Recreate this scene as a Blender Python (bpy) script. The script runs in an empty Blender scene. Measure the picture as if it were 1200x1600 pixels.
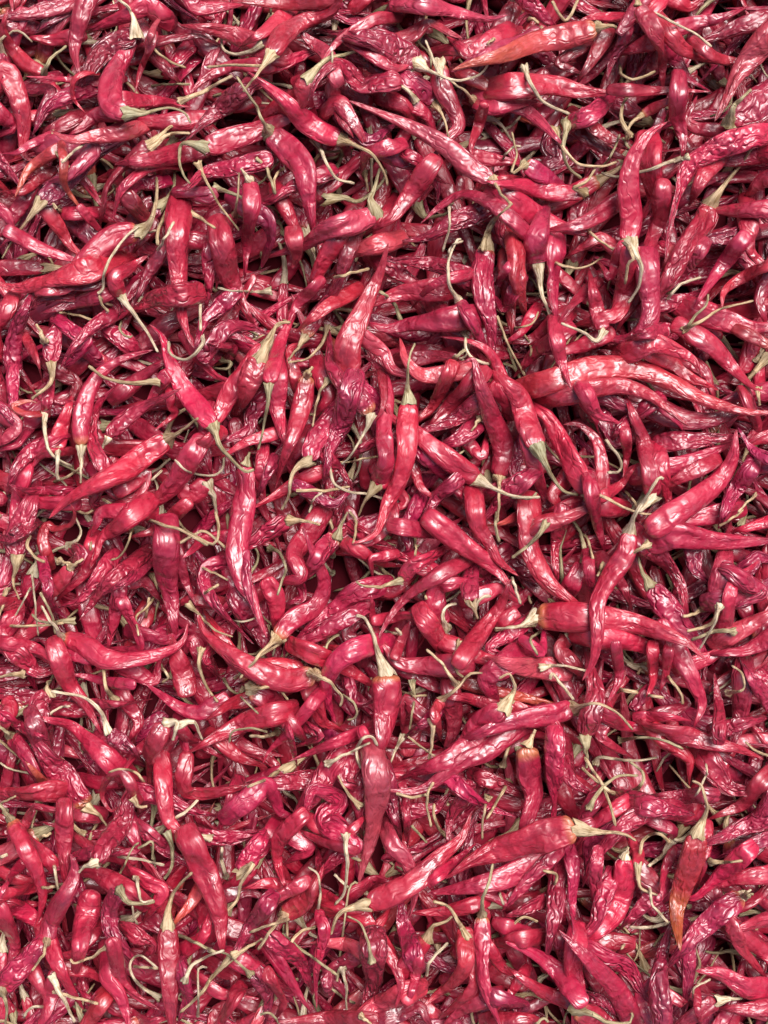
import bpy, math, random
import numpy as np

# ------------------------------------------------------------------ camera, sky, sun, exposure
S = bpy.context.scene
PX = 0.00025                      # metres per photograph pixel on the heap
CAM_H = 0.56                      # camera height over the sheet under the heap
ZREF = 0.040                      # level of the heap's top
cam_d = bpy.data.cameras.new('camera')
cam = bpy.data.objects.new('camera', cam_d)
S.collection.objects.link(cam)
S.camera = cam
cam.location = (0, 0, CAM_H)
cam.rotation_euler = (0, 0, 0)
cam_d.sensor_fit = 'HORIZONTAL'
cam_d.sensor_width = 36
cam_d.lens = 36 * (CAM_H - ZREF) / (1200 * PX)
cam_d.clip_start = 0.01
cam_d.clip_end = 50
SUN_EL, SUN_AZ = math.radians(63), math.radians(35)   # azimuth from +Y (top of picture) towards +X
w = bpy.data.worlds.new('World'); S.world = w; w.use_nodes = True
nt = w.node_tree
bg = nt.nodes['Background']
sky = nt.nodes.new('ShaderNodeTexSky'); sky.sky_type = 'NISHITA'; sky.sun_disc = False
sky.sun_elevation = SUN_EL; sky.sun_rotation = SUN_AZ
sky.air_density = 1.0; sky.dust_density = 3.0; sky.ozone_density = 1.0
nt.links.new(sky.outputs[0], bg.inputs[0]); bg.inputs[1].default_value = 0.068
sd = bpy.data.lights.new('sun', 'SUN'); sd.energy = 4.4; sd.angle = math.radians(42); sd.color = (1, 0.96, 0.93)
so = bpy.data.objects.new('sun', sd); S.collection.objects.link(so)
so.rotation_euler = (math.pi/2 - SUN_EL, 0, -SUN_AZ)
so.rotation_euler = (-(math.pi/2 - SUN_EL), 0, -SUN_AZ)
S.view_settings.view_transform = 'Standard'; S.view_settings.look = 'None'
S.view_settings.exposure = 0.55
S.render.engine = 'CYCLES'
S.cycles.max_bounces = 6
TRACE = '''
# 0 0
4 100 p|430,-40 310,20 150,65 -40,85|
2 80 v|330,50 240,95 160,150|
1 70 d|130,130 60,130 -20,125|
5 75 r|205,340 120,300 40,200 15,130 35,55|205,335 238,278 312,215
7 100 r|420,-30 385,60 358,160 350,250 368,335|
4 70 r|300,180 240,190 170,180|
5 50 r|560,372 480,385 380,380 250,368 118,358|
7 40 r|440,345 395,345 345,380 345,460 400,530|
8 108 r|595,530 530,500 515,420 545,330 600,230|600,528 680,528 790,508 860,525 893,575
6 110 v|635,165 560,190 480,240 410,340|600,150 625,80 590,25 535,-15
6 55 r|710,180 690,250 655,340 632,440|
8 30 p|700,190 725,120 785,42|
7 0 g|-|725,130 720,220 790,285 870,318
4 100 r|715,40 690,20 620,60 500,110 430,140|
3 90 d|700,210 740,280 790,330 815,360|
4 90 d|760,190 830,180 930,170 980,190|
6 120 r|1200,210 1110,170 1010,140 930,130|
7 110 r|870,-60 905,10 940,40 1060,30|
5 0 g|-|700,405 790,395 890,395
6 80 r|610,470 700,475 800,480 840,490|
7 0 g|860,490|840,480 930,440 1030,385 1090,355
7 70 r|1250,310 1090,310 960,370 880,450|
9 0 g|-|1240,310 1120,305 970,315
6 60 r|1180,480 1090,500 1060,440 1160,420 1280,400|
7 100 v|1100,455 1010,530 940,590 880,650|
6 110 r|-60,440 20,340 70,420 110,560 110,720 170,760|
5 60 m|20,300 60,370 100,440 90,520|
3 70 d|150,420 240,430 170,560 170,600|
5 90 m|420,420 320,450 220,510 170,600|
3 90 d|330,570 220,640 260,700|
6 50 r|200,650 140,680 80,715 25,720|
5 90 r|520,530 450,540 390,590 330,620|
8 80 p|650,600 560,625 440,640 330,655 235,610|
4 100 r|900,560 760,575 640,570 500,600|
7 110 p|320,690 430,700 330,820 270,840|
7 45 o|290,690 300,760 300,860 350,940 390,985|
7 62 o|285,690 210,740 130,800 70,925|
6 100 v|560,670 450,720 330,830 190,950|180,950 130,1040 70,1110 10,1210
6 100 r|705,680 640,720 560,800 500,880 480,980|715,650 790,600 880,575 895,555
7 0 g|715,690|700,700 760,650 820,625 890,625
6 85 r|830,770 730,770 620,840 560,910 530,1030|
6 110 r|880,710 790,730 700,750 620,760|
7 110 r|1330,560 1220,610 1090,650 960,690|930,665 860,670 840,740 860,820 890,860
7 95 m|1200,760 1080,790 960,810 880,880 830,890|
8 0 g|930,770|925,760 965,850 1030,960 1120,1080
6 0 g|1010,880|1000,880 1090,905 1200,965
3 60 r|540,830 600,900 660,990 700,1050|
5 60 d|380,830 420,880 460,940|
4 70 m|700,860 640,870 600,930|
4 60 r|200,830 100,900 20,900|
4 70 m|-20,730 40,800 90,860 110,900|
6 80 r|-50,960 30,1010 60,1100 30,1130|
5 75 r|220,990 280,1070 330,1150 420,1230|
3 100 d|290,1000 380,1060 450,1130 490,1170|260,970 230,940 190,960
6 45 r|390,990 440,1050 520,1130|
3 80 r|400,1000 480,1000 530,1020 620,1050|
8 120 r|650,1090 570,1100 480,1150 390,1230 330,1300|640,1080 700,1050 730,970 735,850 725,810
9 0 g|-|520,1200 600,1130 730,1080
7 80 r|90,1110 180,1160 260,1190 380,1230|
6 0 g|800,960|820,930 780,1000 740,1090 740,1150
9 0 g|-|740,1170 770,1120 815,1040
7 0 g|860,990|870,990 930,1020 1010,1070
6 70 d|900,900 1000,900 980,940 900,930|
7 70 r|1100,1010 1050,1080 1030,1180 1020,1290|1095,1010 1115,920 1120,810
7 90 r|1170,850 1180,950 1160,1100 1150,1250|1160,860 1130,790 1170,830
5 110 r|-20,520 30,560 60,600 20,620|
2 70 d|650,1000 700,940 690,1000|
3 90 r|940,1130 1020,1140 1100,1180|
4 80 d|620,950 680,1020 720,1060 640,1160|
# 400 0
6 90 r|330,-10 210,10 90,15 -60,10|
8 100 r|400,-60 360,50 220,100 130,160 70,260|40,280 20,330 -60,430
6 80 r|90,110 40,150 -30,190|
5 80 m|70,310 150,290 220,260 300,230|
7 75 p|360,330 330,250 250,190 190,125|
8 60 r|640,85 560,90 450,150 380,200 300,300|
6 100 r|240,370 200,460 100,510 40,560|250,340 330,280 430,255 520,210 530,150
8 110 m|560,390 490,400 430,330 370,300 290,370 260,440|
5 80 r|230,470 260,540 320,600|
8 105 r|400,655 310,620 220,560 120,460 -20,350|400,665 480,690 560,740 605,820 615,870
8 120 r|60,620 130,680 220,780 240,900 260,1030|35,600 10,520 -90,360
7 90 r|300,560 380,480 440,550 500,650 530,740|
6 90 r|460,440 400,400 360,420 400,560 440,620|
6 0 g|270,650|270,650 310,720 370,830 460,860
7 90 r|510,230 590,290 660,320 730,300|
8 125 m|760,300 660,240 570,190 450,170|760,310 850,350 960,375 1060,340 1105,260
5 80 v|600,330 540,300 470,230 400,220|
8 95 p|1110,845 1000,780 870,670 720,590 580,530 430,470|1125,860 1160,920 1200,960
7 110 m|700,370 770,420 840,480|840,480 880,560 905,650
6 0 g|740,480|750,480 700,410 630,405 597,450
7 100 r|860,300 870,400 920,500 950,590 900,650|870,370 840,270 795,190
7 100 p|640,200 720,170 810,110 900,150|
8 100 p|700,20 840,30 950,60 1080,90 1180,70|
8 90 p|1260,180 1180,220 1080,260 930,330|
9 120 o|1600,130 1500,160 1300,200 1180,250 1000,300 920,330|1615,130 1660,120 1690,130
6 110 d|1120,180 1020,220 930,230|1090,170 1080,210 1110,160
7 90 r|1020,470 1100,500 1190,490|980,430 930,390 880,360
5 80 o|1020,370 1120,420 1220,480|
7 55 r|1060,530 1040,600 1010,680 1015,740|
5 80 r|1040,740 1120,750 1220,760|
7 0 g|1080,560|1080,550 1140,580 1200,660
5 100 m|560,690 670,740 790,790 850,880 850,930|
6 60 m|680,710 770,760 870,850 910,860|
7 0 g|510,800|505,800 520,860 525,900
8 80 r|590,700 520,720 500,780|
5 110 r|480,750 400,820 300,880 330,930|420,930 480,940 560,890 600,840 615,770
6 100 r|780,830 700,940 640,1020 540,1080|
8 85 r|1300,1130 1200,1030 1100,950 970,910 860,970 770,1050|
7 0 g|905,960|905,950 905,1060 875,1180
6 90 m|1030,1000 930,1040 800,1110 690,1130|
9 0 g|1060,1170|1060,1170 1090,1080 1140,1010 1195,960
8 0 g|-|900,1200 920,1150 970,1130
6 100 m|240,850 150,890 80,930 0,960|
7 110 p|560,1000 470,1040 330,1080 220,1150 100,1190|540,1000 540,930 560,860 580,790
6 110 d|0,1000 50,1040 70,1120 50,1180|
5 80 r|130,960 170,1040 200,1100|
8 0 g|-|0,740 50,790 90,910
7 0 g|-|130,790 90,830 85,900
4 70 v|500,210 450,260 560,320 540,400|
4 90 r|720,480 800,540 830,600|
5 80 v|420,580 520,660 600,620 640,590|
4 60 d|420,690 440,750 490,830|
6 110 r|1090,200 1000,250 960,220|
5 100 p|560,1150 450,1180 400,1230|
4 100 r|640,470 700,500 740,560|
3 80 m|260,480 320,460 350,500 310,540|
6 60 r|1120,860 1200,840 1290,850|
# 800 0
5 100 r|700,-30 620,70 480,80 380,80 300,110|
8 75 p|590,30 540,100 500,160 540,130|
7 0 g|130,10|110,40 60,20 -10,0
6 90 m|110,40 160,90 190,120|
6 0 g|-|190,10 250,100 310,0
8 85 r|590,30 660,130 700,230 705,370|580,30 575,10 585,-20
7 80 r|700,100 790,220 880,260 980,290 1100,310|
7 70 r|880,210 960,270 1060,290 1160,330|
5 80 r|820,120 900,100 960,90 1040,60|
7 0 g|-|670,60 760,110 860,160 935,220
4 100 d|1200,90 1120,110 1000,150 880,200|
6 60 m|520,190 490,250 460,310 450,360|
5 80 d|420,200 370,290 330,350|
3 70 d|300,240 220,290 240,310 290,330|
7 0 g|60,300|55,310 90,400 150,480 270,535
7 130 r|-120,420 50,400 200,400 330,430 490,435|
7 65 r|490,420 640,425 780,425 930,430|
8 0 g|-|505,310 520,355 590,370 670,335
5 90 m|730,230 780,300 830,370 880,400|
6 100 p|-60,470 50,510 130,570 200,640|
5 100 m|440,480 360,540 260,580|260,600 240,700 270,790 325,835
7 50 r|800,450 700,490 640,520 610,540|620,520 560,580 530,660
8 0 g|545,640|550,640 515,560 520,490 545,450
5 0 g|-|520,650 560,700 605,715
7 85 r|780,440 775,540 800,640 800,720|
9 110 r|540,1140 560,1020 545,880 570,740 640,630 730,570|565,1130 570,1210 545,1240 530,1330
8 0 g|820,740|830,730 740,760 620,800 500,830 420,810
8 0 g|-|410,800 470,720 505,630
5 100 v|200,620 180,680 220,740 150,780|260,720 320,770 420,780 490,760
8 90 r|-120,850 -60,860 50,870 180,900 340,905|290,880 350,850 390,790
4 80 d|360,580 440,640 540,690|
6 90 r|60,770 130,810 190,850|0,810 20,730 0,620
9 150 p|1330,70 1180,200 1080,320 1010,450 950,570|
8 150 m|1350,300 1240,420 1140,500 1020,570|960,580 1040,500 1120,420
9 115 m|1250,620 1130,640 1000,680 900,730 830,780 790,880 760,980 730,1130 720,1230|830,735 760,760
7 100 r|930,780 900,820 860,900|
8 120 m|930,960 900,1040 830,1130 760,1260 720,1330|930,970 1000,860 1080,760 1140,670
7 120 r|1350,990 1200,980 1060,985 960,985|
6 120 r|1250,720 1180,720 1100,740 1000,760|
5 100 r|1250,820 1170,850 1120,900|
6 100 r|1110,1060 1120,1180 1200,1260|
6 130 r|650,810 660,930 620,1000|
7 90 r|700,940 690,1030 640,1170 650,1260|
6 130 r|50,980 120,1020 220,1060 330,1090|
6 90 d|470,960 400,1010 320,1050 170,1080|350,1080 400,1120 490,1180
5 80 r|500,1180 420,1120 380,1130 280,1190|
5 90 v|1030,1110 930,1130 880,1200|
4 70 r|940,610 860,600 820,560 850,490|
4 100 r|640,200 590,220 540,240|
3 70 d|360,650 450,710 520,740|
3 80 d|840,900 900,850 990,820|
4 80 r|760,0 830,30 870,10|
5 90 m|-50,930 -50,1080 0,1200|
# 0 400
8 125 r|545,10 430,60 310,90 180,130 80,150 -30,125|
9 0 g|-|460,175 485,150 490,90 530,-10 590,-90 650,-140
7 80 r|500,110 420,140 340,150|
8 75 r|600,60 540,100 550,150 570,190|560,195 620,260 680,340 740,450
8 0 g|-|540,235 490,220 465,190 480,230 510,262
7 0 g|-|460,75 520,90 545,130
7 130 r|840,-220 830,-60 840,120 850,260 880,370 910,430|
8 110 m|790,190 720,200 640,250|
6 75 d|740,10 690,90 650,180|
7 0 g|920,130|920,140 940,220 940,350
7 120 r|1050,-10 1070,80 1110,170 1160,270|
6 70 m|980,20 980,120 965,240|
7 80 m|1030,240 960,300 930,390|
9 0 g|935,390|935,370 950,410 880,485 800,460 790,400
8 100 r|1000,800 940,720 860,620 800,500 760,380 700,320|1000,820 1030,890 1090,960 1150,1010 1190,1000
7 110 r|1250,420 1160,540 1080,640 1030,740 990,790|1230,400 1290,340 1340,310 1350,350
6 70 r|880,400 930,480 1010,560 1100,590|
5 70 m|960,480 1000,400 1080,370 1180,410|
6 80 m|980,440 1060,340 1160,330 1260,370|
6 45 m|1020,420 1090,430 1080,470 1050,490|1040,480 1080,500 1060,530 1000,525
7 85 r|380,890 380,780 410,650 470,550 580,480 720,440|375,910 380,1000 378,1065
8 70 m|500,1020 450,920 430,820 460,700 540,610|
8 80 m|510,850 570,780 650,720 770,660|500,850 480,900
7 55 r|800,600 800,700 820,740 720,820|
8 70 r|750,590 780,560 740,620|715,590 620,595 500,575 415,515
8 110 r|790,860 680,930 570,1010 430,1080 310,1150 230,1230|760,880 830,830 900,780 930,760
6 90 m|120,250 80,340 60,450 70,560|70,575 90,650
6 50 r|130,400 170,480 200,590|
7 0 g|190,380|210,400 170,320
6 80 m|290,280 250,390 240,500|265,520 240,590 150,670
7 75 m|560,255 440,330 350,420 280,530|
6 50 m|210,740 230,650 240,590|225,745 215,860 250,940 335,985
6 70 d|460,190 370,215 220,260|
5 90 m|280,190 200,200 150,240|
8 50 p|240,165 300,165 320,160|
6 0 g|-|430,300 350,275 280,265
6 80 r|310,740 280,830 270,910|270,930 265,1000 275,1050
6 90 m|200,890 130,930 70,1000 50,1060|
7 50 o|200,740 120,740 60,705 130,680 180,690|
6 60 m|60,590 60,700 40,760|
6 90 r|40,760 80,800 30,850 -30,880|
5 50 m|350,700 270,690 200,650|
5 90 r|130,800 80,880 20,900|
7 60 m|330,1110 220,1100 130,1100 40,1070|
6 70 r|300,1160 150,1150 70,1090|
6 50 r|280,920 200,930 150,990|
5 90 r|100,1060 80,1150 60,1230|
6 60 m|-10,700 20,720 60,780|
6 0 g|-|250,1060 340,1020 380,990
7 55 r|960,840 890,880 810,890|
7 70 r|970,870 880,930 860,1010|
7 110 r|870,980 820,1060 740,1140 640,1180|
7 0 g|-|650,1100 700,1060 760,1005
6 80 m|970,800 960,900 980,980|
8 0 g|-|1050,930 1040,1000 980,1030 880,1010 820,955
6 100 r|830,1080 900,1120 970,1060|985,1070 1000,1130 1015,1210
9 90 p|1380,-70 1390,0 1370,60|
6 80 m|1220,690 1180,750 1160,820 1050,870|
7 70 r|1260,840 1160,870 1060,930|
8 115 r|1150,980 1150,1100 1130,1250 1110,1400 1140,1530 1180,1600 1250,1790|1150,960 1170,920
3 90 m|560,380 500,330 540,250 480,220|
2 80 d|420,450 480,500 560,420|
7 0 g|-|570,270 565,350 600,380 620,375
5 80 r|620,1060 680,1020 650,1120 560,1150|
7 0 g|630,1180|640,1185 560,1180 480,1140
4 80 r|500,1060 560,1120 640,1060|
5 70 m|470,1060 440,1150 480,1210|
3 90 r|620,600 700,540 760,500|
3 80 d|300,560 360,600 330,680|
6 85 m|350,360 400,400 350,470 320,500|
4 80 r|20,270 -20,350 20,470|
# 400 400
9 125 r|430,530 430,420 480,300 530,190 580,80 620,-60|
6 100 r|350,-30 300,60 250,170|
6 65 r|250,170 190,230 150,310|
6 75 m|430,30 380,150 300,260 230,380|220,370 190,440 150,490
6 80 r|400,200 330,240 230,320|
5 90 d|440,-50 400,80 340,200|
7 0 g|-|370,100 450,80 530,60
7 0 g|330,340|340,330 300,420 240,480 150,500
8 110 r|-60,650 -20,560 20,480|10,440 70,380 100,320 160,310
8 80 r|60,600 90,480 120,390 150,330|60,600 55,700 30,830 10,910
7 100 r|100,610 100,720 120,810 130,860|
6 65 r|30,960 20,1060 40,1160|
7 100 m|960,90 880,50 760,30 640,20|
6 110 r|820,160 700,170 600,200 520,240|
7 120 r|970,290 870,300 730,320 620,340 540,320|
7 60 r|980,90 890,110 800,160 725,250|
7 75 m|1060,410 1010,310 950,210|935,210 905,130 905,20 940,-70 960,-80
7 110 m|1080,-40 1060,80 1070,200 1100,320 1110,470|1060,-40 1090,-130 1150,-210 1200,-250
8 90 m|540,740 480,660 400,590 350,500 345,380|540,730 510,820 440,940 400,975
8 85 r|590,1020 610,950 600,800 620,640 590,540 500,460|
8 50 r|590,560 600,650 590,720 555,775|
7 90 p|500,380 590,450 640,530 740,570|
7 100 p|960,540 840,560 760,550 700,480 685,425|
6 80 d|760,480 850,470 940,470|
7 0 g|930,470|930,480 980,440
8 110 r|970,640 830,790|
8 80 r|880,600 830,700 770,760|
8 90 m|1040,680 940,760 850,800 775,820|
7 100 r|700,840 680,930 620,1010 560,1080|530,1080 510,1150 480,1220
9.5 105 r|715,680 710,800 705,930 670,1060 620,1150 560,1300 450,1350|710,670 710,560 720,470 745,410
8 75 r|1180,720 1120,600 1170,620 1100,460 1000,400 860,378|
8 105 r|1140,1040 1160,900 1100,740 1050,600 1020,490 970,500|1140,1050 1140,1130 1130,1250
6 110 m|1060,760 980,840 880,890|
7 0 g|1040,770|1050,760 1010,820
8 110 r|1040,1050 940,980 830,900 740,820 640,760 600,680|1060,1060 1140,1100 1230,1130 1330,1130
7 100 m|420,650 330,780 270,880 250,960|230,940 180,1010 150,1130 120,1190
7 90 r|240,560 220,680 180,820 130,950 90,1090|240,550 265,520
8 110 m|430,680 400,790 350,900 330,1000|
7 0 g|350,570|340,580 290,660 265,800
6 70 m|350,960 400,1010 430,1060|
8 0 g|-|345,990 370,1070 440,1105 520,1115 600,1140
6 80 r|310,1010 200,1060 80,1130 -30,1190|
7 60 m|60,1010 20,1100|
6 70 m|640,860 540,880 440,940|
7 0 g|-|570,765 605,850 600,930 580,965
7 0 g|-|390,970 480,955 570,940
6 0 g|-|190,1100 330,1100 440,1080
7 0 g|-|250,1200 270,1140 310,1110
7 75 m|1200,180 1160,250 1130,210|
8 0 g|-|1130,280 1160,360 1200,450 1260,560
8 50 r|1160,90 1130,140 1180,60|
6 55 r|740,990 770,1080 830,1130|
7 80 m|920,1070 860,1120 800,1200|
6 90 m|820,960 890,1020 990,1080|
6 80 m|980,1120 1030,1170 1020,1260|
7 90 m|1220,1080 1160,1130 1080,1220|
5 70 r|1000,880 1060,940 1080,860|
5 90 r|1180,100 1190,250 1200,350|
4 110 m|500,640 560,700 560,800|
4 80 r|620,1060 700,1150 640,1190|
4 90 r|320,600 340,660 300,720|
4 90 r|940,560 960,620 1020,600|
3 100 m|640,60 700,100 760,130|
4 100 r|900,300 1000,400 1080,500|
5 70 r|180,540 160,440 220,420|
6 70 m|260,1110 360,1160 420,1120|
4 80 r|200,900 160,960 200,1060|
# 800 400
8 110 r|130,-130 110,-60 120,40|120,50 140,170 170,260 195,330
8 0 g|170,10|180,20 250,50 350,50 430,0
7 100 r|20,20 30,130 50,230|
6 110 r|200,40 190,170 200,240|
7 65 r|370,150 300,210 250,270 210,340|
8 75 r|430,350 400,260 380,160|400,400 340,360 230,315
9 85 r|205,340 220,440 240,520 278,625|
8 110 r|560,-60 550,60 530,170 490,270 420,290|560,-20 600,40 600,130 545,220
7 130 r|640,130 650,280 580,380 430,390|
7 70 r|490,30 460,100 430,60|
7 90 r|180,400 110,450 50,520|
7 0 g|-|-20,430 0,480 30,560
8 120 r|60,620 170,590 330,540 480,520 620,540 760,600 870,660 1010,710 1130,735 1260,730|
7 105 r|100,680 260,650 400,620 520,610 640,650 720,710 830,800|
6 110 d|300,650 420,660 520,700 600,720|
7 110 r|440,470 560,450 660,410 760,440 850,490 890,570|
7 80 r|370,400 300,430 200,450|
6 70 m|560,410 520,470 440,450|
6 80 m|850,10 780,100 690,190|
6 45 p|740,-10 710,80 680,160|
8 85 r|1030,-10 960,80 880,200|
8 75 r|1260,20 1120,80 1000,160 985,245|
7 0 g|-|730,200 800,130 885,100
7 80 m|790,360 700,350 620,370|780,350 860,280 910,230 920,180
7 0 g|780,360|800,350 880,310 980,250 1130,210
5 80 m|740,220 830,200 880,170|
6 120 r|930,280 1020,310 1120,340 1230,330|
6 110 r|840,360 940,420 1020,510 1110,600 1180,640|
7 70 o|1130,380 1190,410 1280,430|
6 100 r|690,470 760,510 830,570 900,600|
5 120 d|640,700 780,760 920,770 1100,720|
6 50 r|690,700 780,780 820,860|
6 100 m|760,870 900,860 1010,850|
6 110 r|700,1000 830,970 980,900|
8 120 r|120,900 70,780 30,660 -40,590|130,930 180,1020 240,1100 310,1120
7 115 r|360,1110 290,990 230,870 170,760 120,720|360,1110 430,1130 520,1180 620,1210 720,1205
7 75 r|420,1110 420,980 390,860 310,790 240,790|
6 65 r|350,690 400,770 430,880|
7 80 r|350,650 400,740 470,770|
6 90 m|600,730 520,790 490,830|
7 100 r|660,1130 650,1000 620,880 570,750|590,1200 620,1120 680,1050 710,1045
6 80 r|700,980 720,1080 740,1180|
5 55 r|530,830 540,930 520,1050|
7 0 g|-|440,860 510,960 500,1010 450,1015
7 60 r|450,1110 510,1070 560,1010|
8 130 r|730,1230 850,1150 960,1060 1030,960 1050,830|
8 60 m|1230,960 1130,910 1070,820|
7 100 r|1290,860 1190,850 1110,880|
6 90 r|1200,970 1110,1010 1060,1060|
7 90 m|1080,1050 1030,1120 990,1220|
7 0 g|1140,1120|1150,1110 1100,1160 1060,1200
6 80 r|90,930 120,1040 170,1170|
6 90 r|230,1070 190,1120 220,1170|
5 75 m|-40,1080 40,1040 90,1010|
7 0 g|-|0,1130 80,1140 115,1110
6 100 r|400,1170 300,1160 200,1190|
4 100 m|60,870 10,980 40,1060|
6 60 r|80,300 40,360 -20,400|
7 0 g|-|60,370 90,430 85,470
4 90 r|180,330 100,390 20,400|
3 90 r|800,480 900,540 940,640|
4 110 r|1180,640 1080,650 980,690|
7 0 g|1140,480|1140,490 1180,440
6 0 g|-|530,1100 570,1150 590,1190
6 80 r|870,1000 760,1060 720,1120|
4 90 r|620,100 580,200 520,300|
5 80 r|1120,720 1150,800 1100,870|
5 90 r|1200,100 1160,200 1180,280|
7 0 g|1180,630|1150,620 1160,700
4 80 m|450,800 490,880 560,820|
# 0 800
6 110 m|150,-60 110,40 70,130 80,210|60,220 65,330 90,410
7 0 g|-|140,115 130,160 170,215 210,235
7 60 r|230,230 200,130 220,60 260,80 330,60 350,10 330,-40|
7 0 g|240,240|280,230 330,240
6 75 m|330,160 380,200 340,240|350,165 380,110 370,60 345,10
9 110 r|660,-20 560,60 480,120 450,200 420,265|
8 0 g|-|625,30 600,150 560,210 520,225
7 70 r|820,10 740,80 640,110|
7 80 r|330,260 280,330 220,390 180,450|330,260 390,220
7 60 m|200,240 220,330 240,430 320,505|
7 80 m|500,250 440,330 380,410 295,440|
7 80 m|670,200 600,260 500,340 430,430 370,510|
7 70 m|760,170 690,240 620,310 550,350|750,175 830,150 900,110 960,90 1065,175
9 0 g|-|690,35 850,90 975,155
7 0 g|-|820,20 880,95 1000,150 1025,80 1010,0
8 120 r|780,190 780,300 800,400 815,525|
7 75 d|790,90 830,180 860,300 920,440|
7 80 r|1060,120 960,130 900,180|
6 80 v|880,200 900,260 930,310|
7 0 g|720,290|715,290 735,360 690,450 640,490 650,580
7 0 g|720,510|700,500 680,500 700,400
8 0 g|890,430|880,430 920,470 1000,550 1090,585
6 70 r|970,420 890,410 840,430|
7 70 m|1070,230 970,260 960,350 1040,470 1110,540 1190,620|
8 0 g|-|960,380 1025,340
8 0 g|-|950,260 1010,290 1070,320
6 80 r|1080,300 1110,380 1060,440|
8 60 m|1150,230 1160,350 1190,470|
9 115 r|1480,760 1350,790 1200,740 1060,650 960,560 920,450|1480,760 1530,780
8 0 g|-|1100,780 1200,690 1340,600
8 95 r|600,-0 480,0 450,60|
8 100 r|290,590 390,620 500,690 640,690 790,650 860,600 880,520|270,570 230,500 195,440
6 70 m|550,420 530,520 510,620|
7 80 r|600,480 640,560 650,640 540,640|
7 60 r|380,680 300,660 200,610|
6 60 r|230,680 150,640 50,620|
7 100 r|280,690 320,800 400,900 460,1010|
7 70 r|60,620 170,640 250,700|
7 0 g|100,750|110,760 50,765 -30,780
6 90 m|120,700 180,750 260,740|
6 95 m|230,850 180,900 210,1010|220,800 240,790
5 75 r|20,870 50,920 20,1000|30,890 0,870
8 0 g|-|220,970 270,920 330,910
8 80 v|510,1040 560,1070 610,1115|515,1020 470,940 390,870 240,840
7 115 r|510,1160 420,1080 330,1000 230,975|
7 60 r|640,810 520,800 400,770 330,760|630,810 660,820
7 60 m|480,900 580,900 690,880|
7 0 g|500,900|545,885 500,830 485,735
7 85 r|1010,900 940,940 850,920 760,860 690,810|
7 110 r|880,870 860,770 830,680|880,880 900,900
8 0 g|960,630|945,640 930,720 970,820 1020,890
8 0 g|1040,770|1040,770 1080,830 1130,870 1210,945
7 0 g|1150,810|1140,830 1110,860
7 90 r|1160,880 1080,900 1020,940|
8 90 r|770,990 740,1060 700,1130 700,1170|780,980 830,990 810,1070
7 70 r|840,1000 880,1060 970,1110|900,980 950,1070
8 110 r|1240,960 1140,990 1040,1040 950,1090|
8 0 g|-|1250,1030 1160,1015 1090,1030 1075,1080
6 80 r|1060,1100 1120,1150 1200,1180|
6 90 r|860,1070 870,1140 850,1200|
6 70 m|790,1080 770,1150 760,1220|
6 100 r|50,1050 110,1120 160,1220|50,1070 20,1050 -10,1000
6 90 d|180,1040 210,1120 260,1230|
6 60 m|70,990 120,1020 190,1050|
7 0 g|-|275,1145 340,1200
7 60 r|700,1080 640,1130 590,1200|
6 80 r|520,1130 560,1180 560,1240|
5 100 r|620,740 720,790 740,720|
5 100 m|20,560 -20,630 -40,700|
5 90 r|130,560 60,610 10,640|
7 0 g|20,350|30,360 10,440 -10,500
7 0 g|-|150,290 160,400 180,580
7 0 g|-|155,330 120,400 65,500
7 0 g|-|190,380 240,480 260,570
7 0 g|-|40,533 150,535 300,520
7 0 g|350,520|350,510 200,515 150,480
6 0 g|440,70|450,60 430,110 425,180
6 80 v|80,100 30,130 -20,110|
5 80 r|700,580 780,600 850,560|
5 80 m|1010,620 960,680 1000,740|
4 80 r|420,200 400,280 300,380|
4 80 d|610,330 680,330 740,400|
3 80 r|600,900 650,980 620,1050|
4 90 r|20,430 90,440 80,520|
4 80 m|350,930 470,940 480,1010|
3 90 r|930,650 900,600 860,660|
7 0 g|730,710|740,710 790,770 760,800
# 400 800
7 100 m|150,40 60,90 -30,150|150,40 230,40 300,60
7 0 g|70,160|60,170 110,190 140,260 120,330 100,390
6 110 r|240,110 180,200 210,300 120,330|
6 90 r|40,310 90,400 100,510|40,310 10,300
8 95 r|95,590 180,500 280,440 320,330 270,200 220,70|90,600 40,650 -60,760 -75,780
7 0 g|360,300|355,290 310,230 250,140
8 100 m|380,120 320,170 280,230|400,60 430,0
7 0 g|360,190|355,200 390,150
7 60 r|630,-60 640,30 560,130 490,150 415,130|
8 0 g|-|440,0 470,60 455,150
7 80 r|510,200 580,240 660,250|
7 55 r|590,210 540,220 545,285|
7 75 m|930,150 820,210 730,260 680,320|660,330 580,350 500,345 470,325
6 110 m|570,350 460,380 380,450 280,520 160,630|
7 80 m|500,450 380,520 270,590 150,620 130,690|
8 80 r|980,230 850,300 740,370 650,460 590,560 575,600|
7 60 r|610,500 700,485 810,480|
6 50 r|555,560 545,490 543,425|
8 85 r|740,80 860,100 920,60|
8 115 r|890,90 980,160 1080,230 1160,310 1200,370|
9 95 r|1020,-80 1040,60 1090,140 1140,230 1230,300|
7 90 m|1010,420 1000,340 1020,240|1010,430 1040,500
8 95 r|1000,640 1070,540 1150,430 1180,350|
7 110 r|880,540 840,460 850,350 910,340|880,480 900,440 940,430
7 100 r|830,560 880,640 940,700 990,640|
8 0 g|870,760|940,810 860,700 800,645
7 90 r|980,650 1080,690 1190,700|
7 130 r|1160,720 1080,780 1110,860|
8 60 r|870,880 840,940 850,990|890,870 950,820 1000,760 1060,755
7 70 r|1050,890 980,870 900,870|
6 0 g|830,960|825,970 830,1040 810,1160
9 145 r|610,760 615,870 600,1000 590,1100 580,1180|610,775 580,680 550,580 510,500 470,485
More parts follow.
